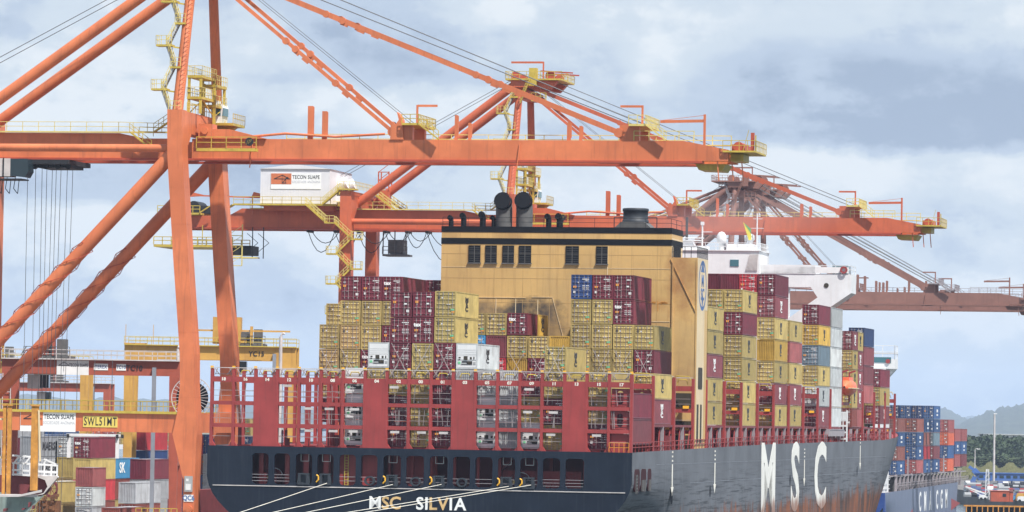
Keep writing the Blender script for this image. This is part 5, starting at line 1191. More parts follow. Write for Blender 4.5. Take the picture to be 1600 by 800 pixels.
b = MB(); b.add([(130,1108,3.9),(2500,1108,3.9),(9000,26000,3.9),(250,26000,3.9)], [(0,1,2,3)]); b.add([(130,1108,-1),(2500,1108,-1),(2500,1108,3.9),(130,1108,3.9)], [(0,1,2,3)]); b.add([(130,1108,-1),(250,26000,-1),(250,26000,3.9),(130,1108,3.9)], [(0,1,2,3)]); struct(b.build('far_quay', M['asphalt']))
b = MB(); b.add([(160,1620,3.95),(3000,1620,3.95),(9000,25900,3.95),(260,25900,3.95)], [(0,1,2,3)]); struct(b.build('ground', land))
b = MB(); b.add([(-4000,1500,3.9),(-250,1500,3.9),(-400,25900,3.9),(-8000,25900,3.9)], [(0,1,2,3)]); struct(b.build('far_shore', land))
# hills
hillm = paint('wooded_hill', (.042,.052,.034), .95, .5, scale=.02, bump=.6)
def hill(prof, dist, depth, seed, name='hill'):
    rnd = random.Random(seed); n = 70; m = 9; vs = []
    x0, x1 = prof[0][0], prof[-1][0]
    for j in range(m):
        f_ = j/(m-1)
        for i in range(n):
            px = x0+(x1-x0)*i/(n-1); py = interp([(a, c) for a, c in prof], px)
            top = at(px, py, dist); base = 3.0
            sh = math.sin(f_*math.pi/2)**.8 if f_ <= 1 else 1
            z = base+(top.z-base)*sh*(1 if j == m-1 else .93+.1*rnd.random())+ (rnd.uniform(-5, 5) if 0 < i < n-1 else 0)*sh
            p = at(px, py, dist-depth*(1-f_)); vs.append((p.x, p.y, z))
    for i in range(n):
        px = x0+(x1-x0)*i/(n-1); p = at(px, 600, dist+depth); vs.append((p.x, p.y, 3.0))
    b = MB(); b.add(vs, [(j*n+i, j*n+i+1, (j+1)*n+i+1, (j+1)*n+i) for j in range(m) for i in range(n-1)], 0, True); return struct(b.build(name, hillm))
HD = 3.4
hill([(1330,668),(1400,655),(1440,645),(1462,641),(1475,637),(1488,643),(1505,652),(1530,660),(1560,668)], 4300*HD, 500*HD, 1)
hill([(1470,668),(1500,663),(1515,656),(1530,650),(1545,643),(1558,641),(1565,636),(1577,637),(1590,633),(1604,631),(1640,627),(1700,640),(1760,660)], 3500*HD, 700*HD, 2)
hill([(1380,664),(1450,656),(1520,650),(1600,650),(1700,655),(1760,668)], 7000*HD, 600*HD, 5)
hill([(-160,640),(-60,628),(0,624),(30,619),(48,616),(72,621),(100,624),(140,623),(180,622),(240,625),(290,627),(340,630),(420,634),(520,640),(620,652)], 4200*HD, 600*HD, 3)
# ------------------------------------------------------------------ yard stacks left of the ship (read off the photo, stacked on a 2.9 m grid)
YG = 'containers stacked in the yard'
def yard(px, d_, ztop, cols, where, L_=12.19, H=2.88, first=0):
    e_ = 2.44*.965*F_PX/d_; p = at(px+e_/2, 700, d_); x, y, _ = local(p); z = ztop
    for i, c in enumerate(cols):
        ty = 'door'; cc = c; mk = None
        if ':' in c:
            cc, ex = c.split(':'); ty = 'corr' if ex in ('c', 'maersk', 'sk') else 'door'; mk = ex if ex != 'c' else None
        if z-H < QZ-.3: break
        zb_ = max(z-H, QZ+.02)
        container(x, y, zb_, cc, '%s yard container %s, %s' % (CC[cc][1], tierword(i, len(cols)), where), YG, ty, L_, H, mark=mk)
        z -= H+.015
yard(115, 640, 18.7, ['burg:tex','olive:c','red','brown','olive'], 'stack under the yellow load sign')
yard(89, 656, 18.7, ['pale:sea','olive:c','tan','brown'], 'narrow slice left of the load sign stack')
yard(119, 628, 14.75, ['rose:c','pale','silver','grey'], 'front stack of short boxes', 6.06, 2.6)
yard(31, 648, 18.7, ['grey:maersk','grey:maersk','maro','olive'], 'stack with large dark lettering')
yard(60, 684, 21.6, ['cblue:c','cblue:c','navy'], 'stack rising behind the large dark lettering')
yard(3, 668, 21.2, ['silver','burg','slate'], 'stack behind the rusty ship posts')
yard(62, 628, 12.8, ['olive:c','tan:c'], 'low stack by the small bow')
yard(154, 655, 15.8, ['sky:sk','brown','olive'], 'thin blue sided stack')
yard(203, 705, 19.4, ['red:c','blue:c','navy'], 'stack with a bright ribbed end on top')
yard(203, 662, 15.65, ['burg:c','silver'], 'stack before the bright ribbed ends')
yard(186, 630, 12.85, ['silver:c','brown'], 'stack at the foot of the red gantry')
yard(160, 604, 9.95, ['brown:c','maro'], 'lowest stack at the bottom edge')
yard(263, 690, 18.9, ['red:c','brown:tex','navy:c','maro','olive'], 'stack left of the crane leg')
yard(243, 730, 20.0, ['olive','pale','maro:c'], 'slice between the red gantry legs')
yard(312, 700, 19.1, ['blue','pale','white','olive'], 'slice between crane leg and hull')
for px, c, w_ in ((116,'olive','first'),(138,'orred','second'),(160,'rose','third'),(180,'olive','fourth')): yard(px, 830, 19.4, [c], '%s of the far row just under the portal beam' % w_)
for px, c, w_ in ((345,'brown','left'),(368,'olive','right')): yard(px, 760, 21.5, [c, 'navy'], 'seen through the %s end of the red grid' % w_)
# ------------------------------------------------------------------ yard gantry cranes
def gantry(px0, px1, d_, ytop, ybot, col, label, text=None, tx=0, sign=None, mach=.3, leg_w=1.3, depth=9.0, pillars=True):
    k = d_/F_PX; a_ = at(px0, 640, d_); c_ = at(px1, 640, d_); mid = (a_+c_)/2; root = thing('yard_gantry_crane', label, 'crane', (mid.x, mid.y, QZ), 0, 'gantry cranes in the container yard')
    w_ = (px1-px0)*k; yh = lambda py: CAM_Z-(py-(656+(((px0+px1)/2)-800)*ROLL))*k-QZ
    z1, z0 = yh(ytop), yh(ybot); h = w_/2
    for y in (0, depth):
        b = MB(); b.box(-h, h, y-.5, y+.5, z0, z1); bm_ = b.build('girder', M[col], root)
        b = MB(); b.box(-h, h, y-1.0, y-.52, z1-.02, z1+.12); b.rail([(-h,y-.95,z1+.1),(h,y-.95,z1+.1)], 1.15, 1.7, .08); b.build('walkway', M['lattice_grey' if col == 'rig_red' else 'yellow'], bm_)
    for s in (-1, 1):
        for y in (0, depth):
            b = MB(); b.prism([(s*(h-leg_w),z0),(s*h,z0),(s*h,z0-.5),(s*(h-.15),0.9),(s*(h-leg_w+.3),0.9),(s*(h-leg_w),z0-1.0)], y-.55, y+.55); lg = b.build('leg', M[col], root)
        b = MB(); b.box(s*(h-1.3), s*(h-.1), -1.5, depth+1.5, .9, 1.7); b.box(s*(h-.9), s*(h-.3), 0, depth, z0*.5, z0*.5+.5); b.build('sill_beam', M[col], root)
        for y in (-.6, 1.2, depth-1.2, depth+.6):
            b = MB(); b.tube((s*(h-.95),y,.62),(s*(h-.45),y,.62),.62,n=14); b.build('wheel', M['dark'], root)
    b = MB(); tx0 = -h+w_*mach; b.box(tx0-2.8, tx0+2.8, -.3, depth+.3, z1+.12, z1+.5); b.box(tx0-1.6, tx0+.6, 1, 4, z1+.5, z1+2.2); b.box(tx0+1.2, tx0+2.4, .5, 3, z1+.5, z1+2.6); b.tube((tx0-.6,-.1,z1+1.3),(tx0-.6,2.4,z1+1.3),.7,n=14); b.rail([(tx0-2.9,-.4,z1+.5),(tx0+2.9,-.4,z1+.5)], 1.1, .9, .08); b.bar((tx0-3.3,0,z1+.5),(tx0-2.6,0,z1+1.6),.12); tr = b.build('trolley', M['dirty_roof'], root)
    b = MB(); b.box(tx0-2.2, tx0+.2, -.35, .9, z1+.55, z1+1.1); b.box(tx0+.7, tx0+1.1, -.4, .4, z1+.5, z1+3.0); b.build('motor', M[col], tr)
    b = MB(); b.box(tx0-2.5, tx0-.9, 1, 3.5, z0-1.9, z0-.1); cbn = b.build('operator_cab', M['lattice_grey'], root); b = MB(); b.box(tx0-.9, tx0+.2, 1.1, 3.4, z0-1.8, z0-.15); b.build('window', M['glass'], cbn)
    if text: letters(text, M['letter_black'], (z1-z0)*.5, root, (-h+w_*tx, -.56, (z0+z1)/2-.05), 'aft', .02, .95)
    if pillars:
        b = MB(); b.box(h-3.45, h-2.95, -1.2, -.6, 3.2, z0+1.0); b.build('cable_duct', M['duct_grey'], root)
    return root, z0, z1, h, w_
rg, z0, z1, h, w_ = gantry(2, 280, 600, 562.5, 585, 'rig_red', 'red yard gantry crane with white boards on its girder, behind the nearest crane leg', 'TC10', .745, mach=.25)
for px_a, px_b, tx in ((146, 168, 'TEREX'), (181, 196, 'TC10')):
    xa, xb = -h+(px_a-2)*600/F_PX, -h+(px_b-2)*600/F_PX; b = MB(); b.box(xa, xb, -.56, -.515, z0+.55, z1-.45); sg = b.build('name_board', M['letter_white'], rg); letters(tx, M['emblem_blue'], .62, sg, ((xa+xb)/2, -.565, (z0+z1)/2+.05), 'aft', .01, .8)
b = MB(); xa, xb = -h+86*600/F_PX, -h+136*600/F_PX; b.box(xa, xb, -.58, -.515, z0-.1, z1-.1); sg = b.build('weathered_board', M['label_w'], rg)
letters('TECON SUAPE', M['letter_black'], .55, sg, (xa+(xb-xa)*.68, -.59, z1-.7), 'aft', .01, .62)
b = MB(); cx = xa+.9; b.bar((xa+.2,-.6,z1-.75),(xa+1.6,-.6,z1-.75),.03,.07); b.bar((xa+.25,-.6,z1-.75),(cx,-.6,z1-.3),.03,.06); b.bar((cx,-.6,z1-.3),(xa+1.6,-.6,z1-.75),.03,.06); b.bar((cx,-.6,z1-.3),(cx,-.6,z1-1.5),.03,.06); b.build('crane_outline', M['letter_black'], sg)
b = MB(); b.box(h-4.6, h-.2, -3.2, -.8, 2.4, 5.0); ph_ = b.build('power_house', M['silver' if False else 'lattice_grey'], rg)
b = MB(); b.rail([(h-5,-3.4,5.0),(h+.2,-3.4,5.0)], 1.1, .8, .08); b.rail([(h-5,-3.4,1.6),(h+.4,-3.4,1.6)], 1.1, .8, .08); b.box(h-1.6, h+.3, -3.8, -3.0, 1.8, 2.7); b.build('guard_rail', M['yellow'], ph_)
b = MB()
for k in range(26): x = random.uniform(h-5, h+.3); z = random.uniform(.3, 2.6); s = random.uniform(.2, .7); b.box(x, x+s, -3.6-random.random(), -3.2, z, z+s)
b.build('drive_gear', M['rig_red'], ph_)
b = MB()
for k in range(22): b.bar((-h+.2,-.75,1.5+k*.95),(-h+1.2,-.75,1.5+k*.95),.08)
b.bar((-h+.2,-.75,1),(-h+.2,-.75,z0),.1); b.bar((-h+1.2,-.75,1),(-h+1.2,-.75,z0),.1); b.build('ladder', M['lattice_grey'], rg)
k_ = 600/F_PX; xa, xb = -h+(107-2)*k_, -h+(191-2)*k_
b = MB(); b.box(xa, xb, -2.2, -1.6, 15.05, 15.35); b.box(xa+.1, xa+.55, -2.1, -1.7, 12.3, 15.05); b.box(xb-.6, xb-.15, -2.1, -1.7, 12.3, 15.05); spd = b.build('spreader', M['white'], rg)
for x in (xa+.05, xb-.55, xb+.1): MB().box(x, x+.32, -2.4, -1.95, 14.85, 15.3).build('spreader_lamp', M['dark'], spd)
b = MB()
for x in (xa+1.2, (xa+xb)/2, xb-1.2): b.tube((x,-1.9,15.3),(x,-1.9,z1),.04,n=4,cap=False)
b.build('hoist_rope', M['rope'], rg)
rg2, *_ = gantry(-40, 172, 900, 598, 611, 'rig_red', 'smaller looking red yard gantry crane under the girder of the front red one', 'TC11', .3, mach=.55)
yg, z0, z1, h, w_ = gantry(193, 462, 690, 541, 562, 'rig_yellow', 'yellow yard gantry crane behind the nearest crane legs', 'YC15', .768, mach=.70, leg_w=1.45, depth=8)
b = MB(); b.box(-h, -h+3.2, -.6, .6, z0-.6, z1+.3); b.box(h-3.2, h, -.6, .6, z0-1.2, z1); b.prism([(-h+3.2,z0-.8),(-h+5,z0),(-h+3.2,z0)],-.5,.5)
for s in (-.72, -.40): b.bar((h*s-3.4,0,z1+.2),(h*s-3.4,0,z1+3.0),.08)
b.box(-h+10, h-1, -.2, 0, z1+2.2, z1+2.45); b.build('end_frame', M['rig_yellow'], yg)
b = MB(); b.tube((h-10.6,-.8,z1+2.4),(h-9.6,-.8,z1+2.4),1.35,n=16); b.box(h-12.3,h-8.2,-.6,3,z1+.4,z1+4.3); b.build('hoist_drum', M['rig_yellow'], yg)
rg3, *_ = gantry(-150, 138, 770, 566, 583, 'rig_yellow', 'second yellow yard gantry crane, only its legs showing under the red girder', None, mach=.5, leg_w=1.4, depth=8, pillars=False)
def pole(px, ytop, d_, label, arm=1.2, name='lamp_post', head=True, r_=.13, zbase=None):
    p = at(px, ytop, d_); zb_ = QZ if zbase is None else zbase; o = thing(name, label, 'lamp post', (p.x, p.y, zb_), 0); h = p.z-zb_
    b = MB(); b.tube((0,0,0),(0,0,h),r_*1.4,r_,n=8); b.path([(0,0,h),(.1,0,h+.3),(arm*.5,0,h+.45),(arm,0,h+.35)],r_*.7,n=6); b.build('post', M['lattice_grey'], o)
    if head: b = MB(); b.box(arm-.4, arm+.7, -.25, .25, h+.2, h+.42); b.build('lamp_head', M['label_w'], o)
    return o
pole(278, 545, 640, 'grey lamp post just left of the nearest crane leg', .4, r_=.2); pole(439, 526, 620, 'grey post with a hooked top before the yellow gantry leg', .5, head=False, r_=.22)
# far conifers and sheds beyond the yard
shed = MB(); shed.box(0, 60, 0, 30, 0, 9); shed.prism([(0,9),(60,9),(30,13)], 0, 30)
sh = thing('warehouse', 'long pale warehouse on the far shore behind the yard cranes', 'building', at(60, 640, 2400).xy.to_3d()+Vector((0,0,3.9)), 0); shed.build('wall', M['white_house'], sh)
# ------------------------------------------------------------------ small vessel bow at the lower left
vd = 430.0; vk = vd/F_PX; vr = at(0, 700, vd)
vz = lambda py: CAM_Z-(py-643)*vk
ves = thing('cargo_vessel', 'old green hulled vessel, only its rusty bow showing at the lower left', 'ship', (vr.x, vr.y, 0), 0)
X = lambda px: px*vk
b = MB(); n = 14; prof = [(0,.0),(5,.25),(9,.45),(12.0,.72),(vz(786),.9),(vz(776),.97)]
vs = []
for z, f_ in prof:
    for i in range(n+1):
        x = -30+(30+X(70)*f_-(1-f_)*5)*i/n; hw = 7.5*f_**.5*(1-(max(0,(x+14)/(X(72)+14)))**2.2 if x > -14 else 1); vs.append((x, 7.5-max(hw,.02), z+(.5*(i/n)**3 if z > 11 else 0)))
b.add(vs, [(j*(n+1)+i, j*(n+1)+i+1, (j+1)*(n+1)+i+1, (j+1)*(n+1)+i) for j in range(len(prof)-1) for i in range(n)], 0, True)
vs2 = [(x, 15-y, z) for x, y, z in vs]; b.add(vs2, [(j*(n+1)+i, (j+1)*(n+1)+i, (j+1)*(n+1)+i+1, j*(n+1)+i+1) for j in range(len(prof)-1) for i in range(n)], 0, True)
vh = b.build('hull', M['pale_green'], ves)
b = MB(); b.box(-12, X(58), .4, 1.0, vz(776), vz(772)); b.prism([(X(46),vz(776)),(X(64),vz(772)),(X(86),vz(745)),(X(84),vz(743)),(X(50),vz(744)),(X(66),vz(750)),(X(70),vz(760)),(X(64),vz(770))], 3.2, 4.2); b.prism([(-12,vz(779)),(X(30),vz(776)),(X(66),vz(768)),(X(66),vz(764)),(X(30),vz(773)),(-12,vz(777))], .2, .6); b.build('bow_flare', M['label_w'] if False else M['lattice_grey'], ves)
b = MB(); b.box(-8, X(58), 4.5, 5, vz(776), vz(743)); b.tube((X(57),4.0,vz(759)),(X(57),5.2,vz(759)),vk*16,n=20); b.build('windlass_cover', M['maroon'], ves)
for xa, xb in ((1.5,6.5),(8.5,14.5),(46,57)):
    b = MB(); b.box(X(xa), X(xb), 1.2, 1.9, vz(776 if xb < 20 else 766), vz(633)); b.box(X(xa)-.08, X(xb)+.08, 1.1, 2.0, vz(634), vz(632)); b.build('rusty_post', M['rust_orange'], ves)
b = MB(); b.bar((X(-4),1.5,vz(655)),(X(9),1.5,vz(655)),.18); b.bar((X(-4),1.5,vz(715)),(X(9),1.5,vz(715)),.2); b.bar((X(57.5),1.2,vz(640)),(X(61),1.2,vz(720)),.16); b.build_each('post_bracket', M['cream'], ves)
b = MB()
for y0_, y1_, xa, xb in ((712,716,12,46),(724,727,12,84),(735,737,12,84),(742,745,12,86)):
    b.bar((X(xa),4.2,vz(y0_)),(X(xb),4.2,vz(y0_+(3 if xb > 50 else 2))),.16); b.bar((X(xa),6.5,vz(y0_)),(X(xb)-.3,6.5,vz(y0_+2)),.1)
for xx in (14, 28, 40, 52, 63, 74, 83): b.bar((X(xx),4.2,vz(744)),(X(xx),4.2,vz(724)),.14)
for xx in (15, 24, 33): b.bar((X(xx),4.1,vz(724)),(X(xx+9),4.1,vz(712)),.14)
b.bar((X(62),4.2,vz(717)),(X(84),4.2,vz(726)),.14); b.bar((X(62),4.2,vz(724)),(X(66),4.2,vz(717)),.12); b.build('bow_rail', M['white'], ves)
b = MB()
for px_, py_, w2, h2 in ((9,797,4,5),(38,795,4,3),(47,788,2.2,8),(53,792,2,6)): b.prism([(X(px_-w2/2),vz(py_+h2/2)),(X(px_+w2/2),vz(py_+h2/2-1)),(X(px_+w2/2+.8),vz(py_-h2/2)),(X(px_-w2/2+.8),vz(py_-h2/2))], -.3, 1.5)
b.build('rust_scar', M['maroon'], ves)
wr = at(78, 790, 560); wn = thing('quay_winch', 'rusty brown winch with a tall wheel on the quay beside the small bow', 'winch', (wr.x, wr.y, QZ), -PHI)
b = MB(); zc = wr.z-QZ; b.box(-1.3,1.1,-.8,.8,0,zc+.6); b.box(-1.5,1.5,-1,1,zc-1.4,zc-1.0)
for k in range(20): x = random.uniform(-1.4,1.2); z = random.uniform(zc-1,zc+1.2); b.box(x,x+.35,-1.1,-.7,z,z+.35)
b.build('frame', M['rust_brown'], wn); b = MB(); nn = 14
for k in range(nn):
    a, c = 2*math.pi*k/nn, 2*math.pi*(k+1)/nn; p_ = Vector((.1,0,zc+2.0)); b.bar(p_+Vector((.75*math.cos(a),0,.95*math.sin(a))), p_+Vector((.75*math.cos(c),0,.95*math.sin(c))), .16, .3)
    if k % 2 == 0: b.bar(p_, p_+Vector((.75*math.cos(a),0,.95*math.sin(a))), .08)
b.build('hand_wheel', M['maroon'], wn)
# ------------------------------------------------------------------ ship ahead on the same quay
cma = thing('feeder_ship', 'smaller blue grey container ship moored ahead, showing past the bow of the large one', 'ship', ORG)
CY0, CY1 = 414.0, 582.0
cmh = paint('feeder_hull_paint', (.13,.16,.24), .45, .1, .25, (.10,.10,.13), .2); cmb = paint('feeder_stern_blue', (.025,.06,.22), .4, .1)
def ch(y, z):
    s = 0 if y > CY0+18 else (1-(y-CY0)/18)
    w_ = 13*(1-.35*s*max(0, (6.5-z)/6.5))
    if y > CY1-38: w_ *= max(0, 1-((y-CY1+38-max(0,z-4)*.6)/(44))**2)
    return w_
b = MB(); zs = [0,2,3.5,5,6.2,7.5,8.9]; ysn = [CY0,CY0+3,CY0+8,CY0+14,CY0+20,CY0+60,CY0+110,CY1-40,CY1-30,CY1-20,CY1-12,CY1-6,CY1]; vs = []
for sx in (1, -1):
    vs = [(-11+sx*ch(y, z), y, z+(.9*(y-CY0)/160 if z > 8 else 0)) for y in ysn for z in zs]; k = len(zs)
    b.add(vs, [(i*k+j,(i+1)*k+j,(i+1)*k+j+1,i*k+j+1) for i in range(len(ysn)-1) for j in range(k-1)], 0, True)
chl = b.build('hull', cmh, cma)
b = MB(); b.prism([(-11+s*ch(CY0, z), z) for s, zz in ((1, zs), (-1, zs[::-1])) for z in zz], CY0-.05, CY0+.3); b.prism([(CY0-.06,0.2),(CY0+6,0.2),(CY0+.4,8.9),(CY0-.06,8.9)], 1.98-.3, 2.02, 'x'); b.build('stern_plate', cmb, cma)
b = MB(); b.box(-23.6, 1.7, CY0+.5, CY1-30, 8.6, 8.8); b.build('main_deck', M['stanchion'], cma)
for i, (chh, y) in enumerate((('C',475.5),('M',485),('A',494.5),('C',508),('G',517),('M',526.5))): letters(chh, M['letter_white'], 5.6, chl, (2.03, y, 6.1), 'star', .12, 1.0)
b = MB(); b.prism([(444,2.0),(462,5.0),(462,0.6)], 2.0, 2.035, 'x'); b.prism([(537,6.2),(556,4.9),(537,3.6)], 1.98, 2.035, 'x'); b.build('chevron', M['lb_red'], chl)
b = MB()
for k in range(19):
    y = 437+k*6.8
    if y < 575: b.box(1.2, 1.7, y-.25, y+.25, 8.9, 12.2); b.box(1.3,1.6,y-.15,y+.15,12.2,15.8 if k % 2 else 12.3)
b.box(-23, 1.6, 436, 572, 11.9, 12.1); b.rail([(1.8,437,9.4),(1.8,575,9.8)], 1.1, 2.4, .1); b.build('stanchion', M['stanchion'], cma)
b = MB()
for k in range(60): y = random.uniform(438, 552); b.box(-1.5, 1.0, y, y+random.uniform(.3, 1.2), 9, random.uniform(10, 11.8))
b.build('deck_fitting', M['dirty_roof'], cma)
b = MB(); b.box(-22.5, .2, 424, 435, 8.8, 33.5); b.box(-24, 2.0, 428, 433, 33.4, 35.4); b.box(-24,2,428,433,36.4,36.6); b.rail([(-10,428,35.4),(1.9,428,35.4),(1.9,433,35.4)],2.6,2.5,.12); b.prism([(2,33.4),(.2,33.4),(.2,31.4)],429,432); hs = b.build('accommodation_block', M['white'], cma)
b = MB(); b.box(-8,1.2,427.9,428,34.6,35.7); b.build('bridge_window', M['teal_glass'], hs); b = MB(); b.tube((.6,427.7,34.9),(.6,427.9,34.9),.45,n=12); b.build('lifebuoy', M['lb_red'], hs)
b = MB(); b.box(-3.2, 1.2, 417, 424, 8.8, 10.6); b.box(-2, 1.5, 419, 423, 12.2, 14.2)
for x in (-3,-1,1.5): b.bar((x,417,8.8),(x,417,14.2),.2)
for z in (9.6,10.4,11.4,12.2): b.bar((-3.2,416.9,z),(1.7,416.9,z),.12); b.bar((1.7,416.9,z),(1.7,424,z),.12)
b.tube((-.6,420,14.2),(-.6,420,16.2),.9,n=10); b.build('stern_house', M['white'], cma)
b = MB(); b.bar((.4,421,14),(.0,421,19.2),.5,.3); b.bar((.0,421,19.2),(1.4,422,16),.25); b.build('deck_crane', M['lb_red'], cma)
CG = 'containers stacked on the feeder ship'
def cstack(y, dx, ztop, cols, where, L_=12.19):
    z = ztop
    for i, c in enumerate(cols):
        ty = 'door'; cc = c; mk = None
        if ':' in c: cc, ex = c.split(':'); mk = ex if ex != 'c' else None; ty = 'corr' if ex == 'c' else 'door'
        container(.55-dx*2.5, y, z-2.85, cc, '%s feeder container %s, %s' % (CC[cc][1], tierword(i, len(cols)), where), CG, ty, L_, 2.85, style=2, mark=mk, bars=True); z -= 2.865
def zt(k): return 12.2+2.865*k
cstack(437, 0, zt(4), ['cbrown','cblue:cma','cbrown','cblue:cma'], 'outer stack of the aftmost bay')
cstack(437, 1, zt(4), ['orred','cblue','cblue','cbrown'], 'second stack of the aftmost bay')
cstack(437, 2, zt(5), ['cblue','cblue'], 'third stack of the aftmost bay'); cstack(437, 3, zt(5), ['navy','cblue'], 'fourth stack of the aftmost bay')
cstack(454, 1, zt(4), ['orred','cblue','cblue','brown'], 'stack behind the first grey frame')
cstack(470.5, 0, zt(4), ['cbrown','cblue:cma','cblue:cma','rose'], 'outer stack left of the tall blue pair')
cstack(470.5, 1, zt(4), ['orred','cblue','cblue','brown'], 'inboard stack left of the tall pair')
cstack(484.5, 0, zt(4), ['cblue:cma','cbrown','red','cblue:cma'], 'left of the tall blue pair')
cstack(502.5, 0, zt(5), ['cblue:cma','cblue:cma','slate','maro','cblue:cma'], 'right of the tall blue pair')
for k in range(1, 5): cstack(502.5, k, zt(5), ['navy' if k % 2 else 'cblue'], '%s inboard of the tall blue pair' % ORD[k-1])
cstack(531.5, 0, zt(4), ['rose','orred','cblue','orred'], 'outer stack with the pale lettered side'); cstack(531.5, 1, zt(4), ['rose','orred','navy','maro'], 'inner stack beside the pale lettered side')
cstack(545.5, 0, zt(3.3), ['rose','cblue:cma','rose','rose'][0:3], 'next to last bay'); cstack(559.5, 0, zt(3.3), ['rose','cblue:cma','maro'], 'forwardmost bay'); cstack(545.5, 1, zt(3.3), ['brown','cblue'], 'inner stack of the next to last bay')
# ------------------------------------------------------------------ far apron at the right: cars, lamps, gallery, trees
carm = [paint('car_paint_'+n_, c, .25, .1) for n_, c in (('white',(.5,.5,.5)),('silver',(.26,.27,.28)),('black',(.02,.02,.025)),('grey',(.10,.105,.115)),('red',(.20,.03,.03)),('blue',(.05,.07,.16)))]
cn = ['white','silver','black','grey','red','blue']
cb = MB(); cb.prism([(-2.1,.3),(2.1,.3),(2.15,.75),(1.2,.9),(.6,1.42),(-1.0,1.45),(-1.7,.95),(-2.15,.85)], -.85, .85); cme = cb.mesh('car_body', carm[:1])
wmh = MB(); wmh.prism([(1.05,.92),(.58,1.36),(-.95,1.38),(-1.5,.96)], -.87, .87); wme = wmh.mesh('car_window', [M['glass']])
wh = MB()
for x in (-1.35, 1.35):
    for y in (-.86, .66): wh.tube((x,y,.32),(x,y+.2,.32),.32,n=10)
whm = wh.mesh('car_wheel', [M['dark']])
k = 0
for r_, d_ in enumerate((1215, 1245, 1280, 1315, 1350, 1390, 1430, 1475)):
    nrow = -1
    for c_ in range(12):
        px = 1513+c_*(8.4 if r_ else 9.5)+random.uniform(-1.5, 1.5)
        if px > 1602 or random.random() < .10: continue
        nrow += 1
        p = at(px, 700, d_); ci = random.choice((0,1,1,2,3,3,2,3,1,4,5)); o = thing('parked_car', '%s car, %s from the left in the %s parked row beyond the far quay' % (cn[ci], ORD[nrow], ORD[r_]), 'car', (p.x, p.y, 3.91), R(90)+random.uniform(-.1,.1), 'cars parked on the far quay')
        bd = put('body', cme, o); slot0(bd, carm[ci]); put('window', wme, o)
b = MB(); p0 = at(1529, 740, 1530); p1 = at(1660, 741, 1530); b.box(p0.x, p1.x, p0.y, p0.y+5, p0.z-2.2, p0.z+.1); b.box(p0.x-1, p1.x, p0.y-.3, p0.y+5.3, p0.z+.1, p0.z+.4)
gal = thing('conveyor_gallery', 'long blue covered gallery crossing behind the parked cars', 'gallery', (0,0,0), 0); gb = b.build('gallery_body', M['gallery_blue'], gal)
b = MB()
for i in range(14): b.box(p0.x+i*2.2+.2, p0.x+i*2.2+1.6, p0.y-.05, p0.y, p0.z-1.4, p0.z-.5)
b.build('window_strip', M['glass'], gal); b = MB(); q0 = at(1516, 729, 1530)
b.bar((p0.x+.5,p0.y+1,p0.z-.8),(q0.x+1.2,p0.y+1,q0.z-1),1.6,1.8); b.bar((q0.x+1.2,p0.y+1,q0.z-1),(q0.x-.3,p0.y+1,q0.z),1.2,.9); b.bar((p0.x-1.0,p0.y+1,p0.z-1),(q0.x+.6,p0.y+1,3.9),1.4)
for i in range(4): b.bar((p0.x+4+i*7,p0.y+2,3.9),(p0.x+4+i*7,p0.y+2,p0.z-2.2),.5)
b.build('support', M['gallery_blue'], gal)
pole(1554, 648, 1480, 'tall grey floodlight mast standing above the far car lot', .1, r_=.28, zbase=3.9); pole(1523.5, 703, 1560, 'short lamp post beside the dark trees on the far shore', 1.0, r_=.14, zbase=3.9)
p = at(1543, 733, 1190); cr_m = thing('loading_mast', 'white lattice mast with a sloping boom beside the orange red cabin', 'mast', (p.x, p.y, 3.9), 0); h = p.z-3.9
b = MB()
for dx, dy in ((-.5,0),(.5,0),(0,.8)): b.bar((dx,dy,0),(dx*.6,dy*.6,h),.18)
for k in range(int(h/1.1)): b.bar((-.5,0,k*1.1),(.5,0,k*1.1+1.1),.1)
b.build('mast', M['white'], cr_m); b = MB(); b.bar((-.5,0,1.5),(-5.5,0,3.2),.35); b.bar((-.5,0,.6),(-5.2,0,2.9),.2); b.build('boom', M['white'], cr_m)
p = at(1548, 784, 1160); cab_ = thing('site_cabin', 'orange red cabin on the edge of the far quay', 'cabin', (p.x, p.y, 3.9), 0); b = MB(); b.box(0, 4.6, 0, 3, 0, 2.6); b.box(4.7,5.5,.1,3,0,2.5); b.build('wall', CM['orred'], cab_); b = MB(); b.box(2.9,3.8,-.04,0,1.2,2.0); b.build('window', M['glass'], cab_); b = MB(); b.box(-.1,5.6,-.15,3.1,2.6,2.72); b.build('roof', CM['orred'], cab_)
fe = thing('quay_fender_row', 'row of rusty orange fender posts along the edge of the far quay', 'fenders', (0,0,0), 0); pe = at(1508, 790, 1108); 
for k in range(16): b = MB(); x = pe.x+k*1.25; b.box(x, x+.22, 1107.2, 1108, -.8, 3.7); b.build('fender_post', M['rust_orange'], fe)
b = MB(); b.box(pe.x-.5, pe.x+40, 1107.3, 1107.9, 3.5, 3.85); b.build('top_beam', M['rust_orange'], fe); b = MB(); b.box(pe.x, pe.x+40, 1107.9, 1108.05, -1, 3.5); b.build('dark_backing', M['black'], fe)
